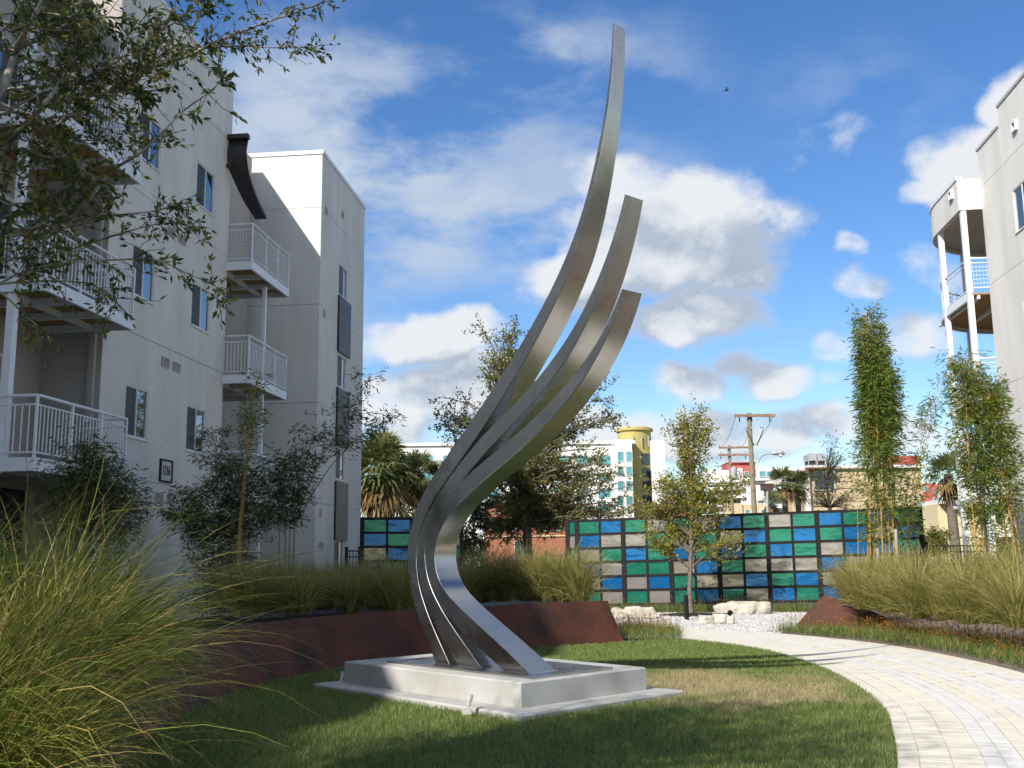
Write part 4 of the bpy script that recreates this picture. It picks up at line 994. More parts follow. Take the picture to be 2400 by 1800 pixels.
def make_tree(name, label, base, fork, top, r0, envs, ntw, nl, leaf, asp, m_leaf, m_bark, seed, twig=.35, cat='tree', group=None, up=.5, clumpy=.05):
    """trunk to `fork`, leader to `top`; limbs reach into the ellipsoids (centre, radii, limbs); twigs and leaves on the limbs"""
    r_ = np.random.default_rng(seed); base, fork, top = [np.array(v, float) for v in (base, fork, top)]
    H_ = top[2]-base[2]; trunk = catmull([base, base*.55+fork*.45+r_.normal(0, .03, 3), fork], 4)
    limbs = [(trunk, np.linspace(r0, r0*.75, len(trunk)))]
    lead = catmull([fork, fork*.5+top*.5+r_.normal(0, .1, 3), top], 5); limbs.append((lead, np.linspace(r0*.72, r0*.10, len(lead))))
    tw = []; LP = []; LA = []
    def twigs(P, r1, k, tl, dens):
        for _ in range(k):
            f = r_.uniform(.25, 1.0)**.8; i = f*(len(P)-1); i0 = int(min(len(P)-2, i)); p = P[i0]+(P[i0+1]-P[i0])*(i-i0)
            ax_ = P[i0+1]-P[i0]; ax_ = ax_/(np.linalg.norm(ax_)+1e-9); d = ax_*.7+r_.normal(0, .75, 3)+np.array([0, 0, up*.5]); d /= np.linalg.norm(d)
            l = tl*r_.uniform(.5, 1.4); e = p+d*l+np.array([0, 0, l*.12*up]); md = (p+e)/2+r_.normal(0, .06*l, 3)
            tw.append((np.array([p, md, e]), [r1*.6, r1*.4, r1*.15]))
            m_ = max(1, int(dens*r_.uniform(.4, 1.6))); t = r_.uniform(.15, 1.05, m_)[:,None]
            LP.append(p+(e-p)*t+r_.normal(0, clumpy, (m_, 3))); LA.append(np.repeat(d[None], m_, 0))
    tot = sum(e[2] for e in envs); 
    for (c, rad_, k) in envs:
        c = np.array(c); rad_ = np.array(rad_)
        for _ in range(k):
            d = r_.normal(size=3); d /= np.linalg.norm(d); tgt = c+d*rad_*r_.random()**.4
            f = np.clip((tgt[2]-base[2])/H_*.75-.1+r_.normal(0, .08), .02, .92); src = lead[int(f*(len(lead)-1))] if tgt[2] > fork[2]-.3 else trunk[-1]
            if tgt[2] < src[2]: src = fork
            m_ = src*.55+tgt*.45+np.array([0, 0, (.10+.1*up)*np.linalg.norm(tgt-src)])*(1 if up >= 0 else 0)+r_.normal(0, .05, 3)
            P = bez(src, m_, tgt, 6); rr_ = r0*.32*(1-.6*f); limbs.append((P, np.linspace(rr_, rr_*.16, 6)))
            twigs(P, rr_*.3, max(2, int(ntw/tot)), twig, nl/ntw)
    root = thing(name, label, cat, tuple(base), group)
    V, F = paths_mesh(limbs, 6); npmesh('trunk', V, F, m_bark, root, smooth=True)
    V, F = paths_mesh(tw, 3); tk = npmesh('twigs', V, F, m_bark, root)
    P = np.vstack(LP); A_ = np.vstack(LA); V, F = leaf_arr(P, leaf, asp, r_, A_, .9)
    npmesh('crown', V, F, m_leaf, root); return under(root)
M_YG = leafmat('yellow_green_leaves', [(.08,.13,.02),(.14,.18,.028),(.24,.23,.035),(.38,.31,.045),(.52,.40,.07)], .4)
M_OLIVE = leafmat('olive_leaves', [(.07,.10,.022),(.115,.145,.032),(.18,.18,.04),(.31,.22,.055)], .35)
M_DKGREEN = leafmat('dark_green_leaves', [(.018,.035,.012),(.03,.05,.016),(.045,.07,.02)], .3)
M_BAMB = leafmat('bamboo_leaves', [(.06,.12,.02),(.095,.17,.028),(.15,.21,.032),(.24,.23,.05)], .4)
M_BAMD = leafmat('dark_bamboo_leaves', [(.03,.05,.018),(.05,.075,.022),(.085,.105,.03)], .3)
# young tree on the gravel
b = G(1621, 1441); yb = b[1]
P_ = lambda px, py, dy=0: AT(px, py, yb+dy)
mpx = yb/2400
yt = make_tree('young_tree', 'young yellow-green tree with slender trunk planted in the white gravel', b, P_(1618,1335), P_(1612,985), .075,
   [(P_(1612,1080), (1.0,.9,1.15), 15), (P_(1545,1180), (.95,.9,.8), 15), (P_(1690,1170), (1.05,.9,.9), 15), (P_(1640,1000), (.45,.45,.55), 6), (P_(1590,1010), (.35,.35,.6), 5), (P_(1530,1270), (.5,.6,.3), 5), (P_(1700,1280), (.6,.6,.3), 4), (P_(1620,1240), (.8,.8,.4), 8)],
   1500, 17500, .07, .6, M_YG, M_BARK, 41, .30, up=.7)
for k, (dx, dy) in enumerate(((-.55, -.15), (.5, -.25), (.1, .5))):
    g = MB().tube([b+(0,0,1.25), b+(dx, dy, 0)], .008, 4).build('guy_wire', M_BLACK, yt); g.location = -Vector(yt.location)
o = MB().lathe((b[0], b[1], -.04), [(.9,0),(.8,.05),(.4,.08),(.08,.09)], 20).build('tree_mulch', M_MULCH); structure(o)
# larger tree beyond the gap in the screens
yb = 36.5; b = AT(1240, 1330, yb); b[2] = 0
make_tree('oak_tree', 'wide olive-green tree with dark trunk standing behind the sculpture bend', b, P_(1235,1235), P_(1180,800), .20,
   [(P_(1230,1120), (2.6,2.4,1.1), 26), (P_(1110,1040), (1.6,1.6,1.3), 20), (P_(1330,1090), (2.0,2.0,1.2), 20), (P_(1170,830), (1.1,1.1,1.5), 22), (P_(1300,950), (1.6,1.6,1.3), 16), (P_(1410,960), (1.0,1.2,1.3), 12), (P_(1420,1140), (1.2,1.4,.9), 12), (P_(1180,1190), (1.6,1.6,.6), 12), (P_(1040,960), (.6,.8,.6), 6), (P_(1310,1205), (1.7,1.4,.6), 14), (P_(1190,1245), (1.3,1.2,.45), 10), (P_(1420,1215), (1.2,1.2,.5), 9)],
   3000, 46000, .10, .6, M_OLIVE, M_BARK, 43, .55, up=.5)
# dark shrub mass under it
yb = 33.5
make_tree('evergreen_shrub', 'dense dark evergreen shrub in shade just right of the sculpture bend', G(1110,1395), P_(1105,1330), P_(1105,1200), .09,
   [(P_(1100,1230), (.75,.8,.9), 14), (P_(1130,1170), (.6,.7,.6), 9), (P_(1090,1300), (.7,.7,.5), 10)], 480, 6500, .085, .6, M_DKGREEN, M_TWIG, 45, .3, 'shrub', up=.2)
# bare-ish tree far right
yb = 40; b = AT(1945, 1230, yb); b[2] = 0
make_tree('sparse_tree', 'nearly bare grey tree in front of the tan building', b, P_(1945,1190), P_(1948,1050), .10,
   [(P_(1950,1130), (1.1,1.0,1.1), 26), (P_(1950,1060), (.45,.4,.7), 10), (P_(1990,1170), (.8,.8,.7), 12), (P_(1905,1170), (.7,.8,.7), 12)], 900, 1500, .085, .6, M_OLIVE, M_TWIG, 47, .5, up=.8)
# palms
M_PALM = leafmat('palm_fronds', [(.09,.14,.035),(.13,.17,.05),(.18,.20,.065),(.25,.22,.09)], .3)
M_PALMD = leafmat('dry_fronds', [(.20,.13,.05),(.28,.19,.08),(.16,.10,.04)], .25)
def palm(label, base, ztop, cr, seed, skirt=.3, trunk_r=.18, nfan=34, m=None):
    r_ = np.random.default_rng(seed); base = np.array(base); c = np.array([base[0], base[1], ztop]); root = thing('palm_tree', label, 'palm tree', tuple(base))
    pts = [base*(1-t)+c*t+np.array([.04*math.sin(3*t+seed), 0, 0]) for t in np.linspace(0, 1, 8)]
    npmesh('trunk', *[np.array(v) for v in tube_arr(pts, [trunk_r*(1.15-.25*t) for t in np.linspace(0, 1, 8)], 10)], M_BARK, root, True)
    for nm, nf, e0, e1, mm in (('crown', nfan, -25, 85, m or M_PALM), ('dead_fronds', int(nfan*skirt), -88, -45, M_PALMD)):
        Vs = []; Fs = []; k = 0
        for _ in range(nf):
            az = r_.random()*6.28; el = rad(r_.uniform(e0, e1)); d = np.array([math.cos(az)*math.cos(el), math.sin(az)*math.cos(el), math.sin(el)])
            pl = cr*r_.uniform(.35, .6); h = c+d*pl+np.array([0, 0, -.1*pl]); side = np.cross(d, [0,0,1]); side /= np.linalg.norm(side)+1e-6; upv = np.cross(side, d)
            w = .012*cr/.9; Vs += [c-side*w, c+side*w, h+side*w, h-side*w]; Fs.append((k, k+1, k+2, k+3)); k += 4
            nbld = 15
            for j in range(nbld):
                a = rad(-105+210*j/(nbld-1)); dd = d*math.cos(a)+side*math.sin(a)+upv*r_.normal(0, .10); l = cr*r_.uniform(.5, .66)*(1-.25*abs(math.sin(a)))
                p1 = h+dd*l*.55; p2 = h+dd*l+np.array([0, 0, -.32*l*r_.uniform(.5, 1.3)]); s_ = np.cross(dd, upv); s_ = s_/(np.linalg.norm(s_)+1e-6)*cr*.032
                Vs += [h, p1+s_, p2, p1-s_]; Fs.append((k, k+1, k+2, k+3)); k += 4
        npmesh(nm, Vs, Fs, mm, root)
    return under(root)
def gp(px, Y_): p = AT(px, 1300, Y_); p[2] = 0; return p
palm('shaggy cabbage palm with brown dead fronds beside the left tower', gp(893, 47), AT(893,1100,47)[2], 2.1, 3, 1.0, .26, 60)
palm('smaller cabbage palm partly hidden behind the sculpture bend', gp(985, 48.5), AT(985,1112,48.5)[2], 1.4, 4, .5, .2, 40)
palm('left of the two tall fan palms behind the long screen', gp(1845, 57), AT(1845,1130,57)[2], 1.15, 5, .35, .17, 30)
palm('right of the two tall fan palms behind the long screen', gp(1876, 58), AT(1876,1135,58)[2], 1.1, 6, .3, .16, 30)
palm('short fan palm left of the tall pair behind the screen', gp(1812, 56), AT(1812,1175,56)[2], .85, 7, .6, .15, 26)
palm('dark palm between bamboo and the white balcony columns', gp(2240, 44), AT(2240,1110,44)[2], 1.25, 8, .4, .2, 30)
yb = 52
make_tree('evergreen_tree', 'dark green bushy tree behind the shaggy palm', gp(945, yb), P_(945,1250), P_(945,1090), .16, [(P_(945,1110), (1.2,1.2,1.1), 18), (P_(930,1200), (1.6,1.4,1.4), 18), (P_(985,1180), (1.1,1.2,1.4), 12)], 760, 11000, .15, .6, M_OLIVE, M_TWIG, 49, .4)
# bamboo
M_CULM = mat('bamboo_culm', (.42,.22,.045), .5, scale=9, col2=(.50,.30,.07)); M_CULMG = mat('green_culm', (.17,.15,.05), .5, scale=9, col2=(.24,.20,.07))
def bamboo(label, culms, leafs, m_leaf, m_culm, seed, leaf=.15, r0=.02, name='bamboo'):
    """culms: list of polylines; leafs: (from, to, radius, count) along every culm"""
    r_ = np.random.default_rng(seed); root = thing(name, label, 'shrub' if name == 'leafy_shrub' else 'bamboo', (culms[0][0][0], culms[0][0][1], .3)); LP = []; LA = []; tw = []
    for ci, P in enumerate(culms):
        P = catmull(P, 5); n = len(P)
        foot = np.array([P[0][0], P[0][1], .15]); PE = np.vstack([foot, P]) if P[0][2] > .4 else P      # rooted in the bank
        npmesh('culm', *[np.array(v) for v in tube_arr(PE, list(np.linspace(r0, r0*.3, len(PE))), 6)], m_culm, root, True)
        L_ = leafs[ci % len(leafs)]
        if name == 'leafy_shrub':
            for _ in range(90):
                p = foot+(P[0]-foot)*r_.uniform(.25, 1.1); d = r_.normal(size=3)*np.array([1, 1, .3]); e = p+d/np.linalg.norm(d)*.42*r_.random()**.6*leaf/.13; tw.append((np.array([p, e]), [.004, .002]))
                m_ = 7; LP.append(e+r_.normal(0, .07, (m_, 3))); LA.append(np.repeat(d[None], m_, 0))
        for (f0, f1, rad_, cnt) in L_:
            for _ in range(cnt):
                f = r_.uniform(f0, f1)*(n-1); i = min(n-2, int(f)); p = P[i]+(P[i+1]-P[i])*(f-i); d = r_.normal(size=3)*np.array([1, 1, .25]); d /= np.linalg.norm(d)
                l = rad_*r_.random()**.6; e = p+d*l+np.array([0, 0, l*.25]); tw.append((np.array([p, e]), [.004, .002]))
                m_ = int(r_.integers(5, 10)); LP.append(e+r_.normal(0, .07, (m_, 3))*np.array([1, 1, .8])); LA.append(np.repeat((d+np.array([0, 0, -.35]))[None], m_, 0))
    V, F = paths_mesh(tw, 3); npmesh('branches', V, F, m_culm, root)
    V, F = leaf_arr(np.vstack(LP), leaf, .17, r_, np.vstack(LA), .55); npmesh('leaves', V, F, m_leaf, root); return under(root)
def culm(pts, Y_): return [AT(x, y, Y_+k) for (x, y, k) in [(a[0], a[1], a[2] if len(a) > 2 else 0) for a in pts]]
Y_ = 25.0
dense = [(.60,1.0,.36,170)]; low = [(.22,.6,.32,22)]
bamboo('tall dense bamboo column with orange canes in front of the screen right end', [
    culm([(2040,1375),(2038,1150),(2035,900),(2030,730)], 25), culm([(2060,1375),(2055,1150),(2045,900),(2042,745)], 25.2), culm([(2080,1375),(2072,1150),(2062,950),(2050,790)], 25.1),
    culm([(2100,1375),(2088,1150),(2072,950),(2062,850)], 24.9), culm([(2050,1380),(2050,1200),(2050,1000),(2038,760)], 25.4), culm([(2112,1380),(2098,1200),(2085,1000),(2078,880)], 25.3), culm([(2032,1380),(2036,1200),(2040,980),(2045,820)], 25.2), culm([(2072,1380),(2066,1220),(2058,1050),(2052,880)], 24.8), culm([(2090,1380),(2082,1230),(2070,1060),(2068,930)], 25.0)],
    [[(.55,1.0,.34,260),(.2,.55,.3,45)]], M_BAMB, M_CULM, 51, .16, .022)
bamboo('slim leaning bamboo between the dense column and the balcony columns', [
    culm([(2112,1375),(2130,1220),(2150,1080),(2195,900)], 25.6), culm([(2122,1375),(2135,1240),(2165,1060),(2235,800)], 25.7), culm([(2095,1375),(2110,1250),(2130,1130)], 25.8)],
    [[(.25,.95,.27,140)], [(.3,.97,.28,130)], [(.2,1,.3,90)]], M_BAMB, M_CULM, 53, .15, .014)
bamboo('broad bamboo with orange canes before the rounded balconies', [
    culm([(2300,1385),(2275,1150),(2265,950),(2265,840)], 24.4), culm([(2318,1385),(2290,1150),(2275,980),(2262,870)], 24.6), culm([(2395,1390),(2365,1200),(2330,1000),(2310,890)], 24.2),
    culm([(2380,1390),(2350,1200),(2320,1010),(2318,910)], 24.5), culm([(2405,1390),(2380,1230),(2355,1080),(2345,990)], 24.3), culm([(2310,1390),(2300,1200),(2290,1050)], 24.7)],
    [[(.35,1.0,.40,300),(.1,.35,.3,24)]], M_BAMB, M_CULM, 55, .16, .024)
bamboo('thin young bamboo standing left of the dense column', [culm([(2012,1375),(2010,1200),(2008,1100),(2018,1035)], 25.8)], [[(.45,1,.22,45)]], M_BAMB, M_CULM, 57, .12, .01)
# left planting in front of the building
bamboo('slender bamboo with yellow cane rising past the balconies', [culm([(560,1250),(575,1100),(590,950),(610,870)], 20.5), culm([(565,1250),(580,1080),(600,960)], 20.7)], [[(.3,1,.22,70)]], M_BAMB, M_CULM, 59, .13, .025)
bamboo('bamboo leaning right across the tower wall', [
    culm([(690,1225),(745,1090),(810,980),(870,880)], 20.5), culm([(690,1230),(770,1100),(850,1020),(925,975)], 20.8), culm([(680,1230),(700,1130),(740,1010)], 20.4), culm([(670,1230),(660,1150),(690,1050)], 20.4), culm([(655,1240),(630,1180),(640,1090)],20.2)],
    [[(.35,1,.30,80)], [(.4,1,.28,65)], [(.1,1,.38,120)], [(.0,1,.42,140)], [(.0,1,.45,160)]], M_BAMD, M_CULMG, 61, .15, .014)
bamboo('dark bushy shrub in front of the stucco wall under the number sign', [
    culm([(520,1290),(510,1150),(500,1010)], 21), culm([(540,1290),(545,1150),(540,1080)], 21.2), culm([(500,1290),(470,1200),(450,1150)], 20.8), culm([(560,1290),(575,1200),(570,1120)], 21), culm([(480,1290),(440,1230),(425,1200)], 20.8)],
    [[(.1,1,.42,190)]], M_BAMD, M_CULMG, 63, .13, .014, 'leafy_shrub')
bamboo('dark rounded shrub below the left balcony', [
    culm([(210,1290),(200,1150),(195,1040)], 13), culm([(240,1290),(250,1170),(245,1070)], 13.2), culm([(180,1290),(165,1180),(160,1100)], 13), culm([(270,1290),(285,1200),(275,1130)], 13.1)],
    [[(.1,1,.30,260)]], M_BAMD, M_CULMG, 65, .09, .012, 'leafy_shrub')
# ------------------------------------------------------------------ foreground tree (trunk stands left of the frame)
M_FT = leafmat('elm_leaves', [(.03,.058,.014),(.055,.09,.02),(.095,.135,.028),(.16,.18,.036),(.30,.21,.045)], .3, .4)
def foreground_tree():
    r_ = np.random.default_rng(77); root = thing('shade_tree', 'small-leaved tree whose branches hang into the upper left corner', 'tree', (-5.0, 3.0, 0))
    base = np.array([-5.0, 3.0, 0]); fork = np.array([-4.8, 3.1, 2.2]); limbs = [(catmull([base, (-4.95,3.05,1.2), fork], 4), np.linspace(.13, .10, 9))]
    BR = [([(0,228),(40,116),(65,65),(98,0),(130,-90)], 4.6, .022, 34), ([(-60,420),(32,322),(90,260),(145,184),(170,120),(200,40)], 4.9, .018, 40),
          ([(120,300),(300,184),(343,159),(434,134),(506,98),(600,61),(740,12),(800,-12)], 5.6, .015, 62), ([(250,210),(343,155),(434,83),(470,30),(490,-30)], 5.7, .012, 46),
          ([(90,560),(195,480),(231,437),(260,401),(325,361),(383,307),(434,257),(506,202),(522,160)], 5.2, .013, 46), ([(60,540),(160,520),(253,506),(361,495),(416,481),(436,495)], 5.4, .008, 24),
          ([(150,590),(300,542),(380,524),(434,528),(472,566)], 5.4, .007, 18), ([(-40,690),(47,640),(145,618),(325,607),(380,614),(452,647),(506,672),(508,705)], 5.3, .008, 30), ([(-30,670),(54,661),(180,661),(260,690),(290,740)], 5.2, .007, 24),
          ([(-50,310),(0,300),(108,278),(200,270),(320,300)], 5.0, .010, 36), ([(-40,420),(0,408),(72,390),(150,400),(230,440)], 5.0, .008, 34), ([(-30,575),(0,560),(54,546),(145,500),(210,470)], 5.0, .008, 32),
          ([(-50,300),(0,271),(72,231),(101,220),(174,239),(260,250)], 5.0, .009, 34), ([(40,120),(150,60),(260,40),(350,60),(420,40)], 5.3, .010, 50), ([(60,60),(160,20),(260,-20),(420,-40),(640,-50)], 5.4, .010, 50), ([(300,184),(360,155),(440,120),(540,108),(640,112),(732,112)], 5.65, .009, 44),
          ([(80,270),(170,200),(260,150),(340,100),(400,60)], 5.3, .009, 56), ([(100,250),(190,230),(280,215),(350,225)], 5.3, .008, 44), ([(60,330),(130,330),(230,330),(330,340)], 5.3, .007, 34), ([(20,480),(90,470),(150,440),(200,420)], 5.1, .007, 34),
          ([(-20,180),(60,190),(120,160),(220,110)], 5.1, .008, 40), ([(-20,90),(30,60),(110,70),(200,70)], 5.0, .008, 40), ([(-20,520),(40,500),(100,520),(170,560)], 5.1, .006, 30), ([(20,700),(60,740),(90,770),(80,810)], 5.1, .005, 10),
          ([(-20,620),(60,600),(120,590),(220,600)],5.2,.006,26), ([(-20,350),(60,350),(120,370),(180,350)],5.0,.006,34), ([(30,30),(100,30),(180,45),(300,90),(380,140)],5.2,.007,44)]
    tw = []; LP = []; LA = []
    for (pp_, Y_, r0, k) in BR:
        P = np.array([AT(x, y, Y_+.25*math.sin(i*1.7+x*.01)) for i, (x, y) in enumerate(pp_)])
        root_p = fork+np.array([0, 0, r_.uniform(.3, 2.6)]); pre = bez(root_p, (root_p+P[0])/2+np.array([0, 0, .15]), P[0], 4)[:-1]
        full = np.vstack([pre, catmull(P, 4)]); n = len(full); rr_ = np.r_[np.linspace(r0*2.0, r0, 4)[:-1], np.linspace(r0, r0*.18, n-3)]; limbs.append((full, rr_))
        Pc = catmull(P, 6); m_ = len(Pc)
        for _ in range(k):
            f = r_.uniform(.05, 1)*(m_-1); i = min(m_-2, int(f)); p = Pc[i]+(Pc[i+1]-Pc[i])*(f-i); t = Pc[i+1]-Pc[i]; t /= np.linalg.norm(t)
            d = t*.9+r_.normal(0, .6, 3); d /= np.linalg.norm(d); l = r_.uniform(.10, .36)*(1.15-.55*f/(m_-1)); e = p+d*l+np.array([0, 0, -.04*l]); tw.append((np.array([p, (p+e)/2+r_.normal(0, .015, 3), e]), [.0028, .0022, .0012]))
            nl = int(r_.integers(5, 12)); s = r_.uniform(.1, 1.0, nl)[:,None]; LP.append(p+(e-p)*s+r_.normal(0, .008, (nl, 3))); LA.append(np.repeat((d*.9+np.array([0, 0, -.35]))[None], nl, 0))
    V, F = leaf_arr(np.vstack(LP), .047, .40, r_, np.vstack(LA), .65); c1 = (V, F)
    # rest of the crown, above and behind the camera
    LP = []
    for _ in range(150):
        d = r_.normal(size=3); d /= np.linalg.norm(d); tgt = np.array([-4.3, .9, 7.0])+d*np.array([2.6, 2.4, 1.7])*r_.random()**.4
        src = fork+np.array([0, 0, r_.uniform(.2, 2.5)]); P = bez(src, (src+tgt)/2+np.array([0, 0, .4]), tgt, 5); limbs.append((P, np.linspace(.03, .006, 5)))
        for _ in range(5):
            e = P[r_.integers(2, 5)]+r_.normal(0, .32, 3); m_ = 12; LP.append(e+r_.normal(0, .16, (m_, 3)))
    V2, F2 = leaf_arr(np.vstack(LP), .10, .5, r_)
    V, F = paths_mesh(limbs, 6); npmesh('trunk', V, F, M_BARKL, root, True)
    V, F = paths_mesh(tw, 3); npmesh('twigs', V, F, M_TWIG, root)
    V, F = merge([c1, (V2, F2)]); npmesh('crown', V, F, M_FT, root); return under(root)
foreground_tree()

# ------------------------------------------------------------------ street and buildings beyond
M_BWHITE = mat('render_white', (.72,.71,.68), .85, var=.04, scale=.3); M_BTAN = mat('render_tan', (.56,.44,.27), .85, var=.06, scale=.4); M_BYEL = mat('render_yellow', (.42,.35,.12), .85, var=.05, scale=.3)
M_BRICK = mat('brick_red', (.33,.13,.075), .9, var=.2, scale=8); M_BRED = mat('render_red', (.42,.10,.075), .85, var=.06, scale=.3); M_CYAN = mat('cyan_glass', (.10,.30,.33), .08, var=.25, scale=.6, spec=.9)
M_DKGLASS = mat('dark_glass', (.03,.05,.06), .08, var=.3, scale=.6, spec=.9); M_ROOFB = mat('roof_brown', (.20,.10,.06), .8, var=.15, scale=2); M_GALV = mat('galvanised', (.42,.44,.45), .5, .3, var=.08)
M_POLE = mat('weathered_wood', (.23,.19,.13), .9, var=.3, scale=6, stretch=(8,8,.6)); M_ARM = mat('crossarm_wood', (.27,.16,.10), .9, var=.25, scale=5)
def pbox(mb, x0, x1, y0, y1, Y_, depth, front=0.):
    a = AT(x0, y1, Y_); b = AT(x1, y0, Y_); xa, xb = (AT(x0,(y0+y1)/2,Y_)[0], AT(x1,(y0+y1)/2,Y_)[0]); zm0 = AT((x0+x1)/2, y1, Y_)[2]; zm1 = AT((x0+x1)/2, y0, Y_)[2]
    return mb.box(xa, xb, Y_-front, Y_+depth, zm0 if y1 < 1325 else -.05, zm1)
def B(name, x0, x1, y0, y1, Y_, depth, m, root, front=0.): return pbox(MB(), x0, x1, y0, y1, Y_, depth, front).build(name, m, root)
def far_window(x0, x1, y0, y1, Y_, root, m=M_CYAN, mull=1):
    """frame proud of the wall, panes set into it"""
    f = MB(); t = max(.8, (x1-x0)*.05)
    for (a, b, c, d) in ((x0, x1, y0, y0+t), (x0, x1, y1-t, y1), (x0, x0+t, y0+t, y1-t), (x1-t, x1, y0+t, y1-t)): pbox(f, a, b, c, d, Y_, .05, .10)
    w = f.build('window', M_BWHITE, root); k = mull+1
    for i in range(k):
        a = x0+t+(x1-x0-2*t)*i/k; b = x0+t+(x1-x0-2*t)*(i+1)/k-.5
        pbox(MB(), a, b, y0+t, y1-t, Y_, .02, .04).build('pane', m, w)
# white offices with the yellow round tower
t = thing('office_building', 'white office building with turquoise windows and a yellow round stair tower', 'building', gp(1300, 112)); Y_ = 112
B('wall', 925, 1487, 1043, 1400, Y_, 22, M_BWHITE, t)
B('wing_wall', 1531, 1563, 1032, 1400, Y_+1, 12, M_BWHITE, t)
B('parapet', 923, 1488, 1036, 1043, Y_, 1.0, M_BWHITE, t, .25)
o = B('corner_block', 1441, 1486, 1030, 1400, Y_-2.2, 2.1, M_BWHITE, t)
r_ = MB()
for k in range(26): pbox(r_, 945+k*5, 945.6+k*5, 1031, 1036.2, Y_+2, .06)
pbox(r_, 945, 1076, 1030, 1031, Y_+2, .06); r_.build('roof_railing', M_GALV, t)
cyc = AT(1489, 1100, Y_+3.0); R_ = 40*Y_/2400
MB().lathe((cyc[0], cyc[1], 0), [(R_,0),(R_,AT(1489,1008,Y_+3)[2]),(R_*.96,AT(1489,1004,Y_+3)[2])], 40).build('round_tower', M_BYEL, t)
mb = MB(); mb.lathe((cyc[0], cyc[1], AT(1489,1012,Y_+3)[2]), [(R_+.25,0),(R_+.25,.25)], 40); mb.build('tower_band', M_BYEL, t)
for a0 in (-66, -52, -36):
    for (ya, yb2) in ((1058,1085),(1093,1115),(1123,1150),(1158,1180)):
        a = rad(a0); p = np.array([cyc[0]+(R_+.03)*math.cos(a), cyc[1]+(R_+.03)*math.sin(a)]); tg = np.array([-math.sin(a), math.cos(a)]); z0 = AT(1489, yb2, Y_-1)[2]; z1 = AT(1489, ya, Y_-1)[2]
        MB().obox((*(p-tg*.26), z0), (*(tg*.52), 0), (-.3*math.cos(a), -.3*math.sin(a), 0), (0, 0, z1-z0)).build('tower_window', M_DKGLASS, t)
for a0 in (-100, -75, -50, -28):
    a = rad(a0); p = np.array([cyc[0]+(R_+.25)*math.cos(a), cyc[1]+(R_+.25)*math.sin(a)]); z = AT(1489, 1018, Y_)[2]
    MB().tube([(*p, z-1.2), (*p, z)], .07, 6).build('tower_bracket', M_GALV, t)
for (x0, x1) in ((1447,1462),(1467,1482)):
    for (ya, yb2) in ((1058,1082),(1093,1115),(1127,1150),(1162,1186)): far_window(x0, x1, ya, yb2, Y_-2.2, t, M_CYAN, 1)
for x0 in list(range(985, 1440, 52)):
    for (ya, yb2) in ((1066,1092),(1106,1130),(1144,1168),(1182,1206)): far_window(x0, x0+32, ya, yb2, Y_, t, M_CYAN, 2)
under(t)
# brick building behind the tree
t = thing('brick_building', 'red brick building seen through the tree right of the sculpture', 'building', gp(1250, 62)); Y_ = 62
B('wall', 1135, 1335, 1185, 1400, Y_, 12, M_BRICK, t); B('parapet', 1133, 1337, 1178, 1185, Y_, .6, M_BRICK, t, .15)
for (x0, x1, ya, yb2) in ((1150,1170,1215,1245),(1190,1210,1215,1245),(1262,1282,1215,1245),(1352-55,1364-50,1218,1245),(1205,1228,1268,1310)): far_window(x0, x1, ya, yb2, Y_, t, M_DKGLASS, 1)
for z in (1200, 1255): B('string_course', 1134, 1336, z, z+3, Y_, .3, M_BTAN, t, .08)
under(t)
Y_ = 66
t = thing('brick_building', 'low red brick gable building behind the young tree', 'building', gp(1590, Y_))
B('wall', 1545, 1640, 1195, 1400, Y_, 4, M_BRICK, t)
mb = MB(); a, b = AT(1540,1195,Y_), AT(1645,1195,Y_); pk = AT(1592,1158,Y_); mb.add([a-(0,.3,0), b-(0,.3,0), pk-(0,.3,0), a+(0,4,0), b+(0,4,0), pk+(0,4,0)], [(0,1,2),(3,5,4),(0,2,5,3),(1,4,5,2),(0,3,4,1)]); mb.build('roof', M_ROOFB, t)
far_window(1560, 1580, 1212, 1240, Y_, t, M_DKGLASS); far_window(1605, 1625, 1212, 1240, Y_, t, M_DKGLASS); under(t)
# white garage with red upper block
t = thing('parking_garage', 'white parking garage with open decks and a red upper block behind the utility pole', 'building', gp(1740, 100)); Y_ = 100
B('wall', 1745, 1800, 1127, 1400, Y_, 3, M_BWHITE, t); B('cornice', 1738, 1806, 1121, 1127, Y_, 3, M_BWHITE, t, .5)
for k, yy in enumerate((1135, 1154, 1174)):
    B('deck_parapet', 1660, 1744.5, yy+6, yy+13, Y_-.4, .4, M_BWHITE, t)
    B('deck', 1660, 1744.5, yy+12, yy+14, Y_+.1, 18, M_BWHITE, t)
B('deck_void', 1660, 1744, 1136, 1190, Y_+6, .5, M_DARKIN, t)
for x in (1662, 1690, 1718, 1742): B('deck_column', x, x+2.5, 1130, 1400, Y_-.1, .5, M_BWHITE, t)
B('base_band', 1700, 1745, 1180, 1400, Y_-.9, .4, M_BTAN, t); B('base_band', 1745.2, 1800, 1182, 1400, Y_-.7, .6, M_BTAN, t)
for (x0, x1) in ((1746,1757),(1761,1772),(1783,1799)): far_window(x0, x1, 1194, 1206, Y_-.7, t, M_CYAN, 1)
B('red_block', 1705, 1771, 1085, 1127, Y_+8, 3, M_BRED, t); B('red_block_cap', 1703, 1772, 1083.5, 1085, Y_+8, 3, M_BRED, t, .3)
B('white_block', 1722, 1741, 1097, 1150, Y_+6, 2, M_BWHITE, t); B('white_block', 1655, 1722, 1102, 1132, Y_+6.2, 2, M_BWHITE, t)
for (x0, x1, ya, yb2) in ((1744,1754,1105,1120),(1730,1736,1104,1114),(1758,1766,1105,1108)): far_window(x0, x1, ya, yb2, Y_+5.9 if x0 < 1740 else Y_+8, t, M_CYAN, 1)
B('long_wing', 1776, 1900, 1095, 1135, Y_+16, 3, M_BWHITE, t)
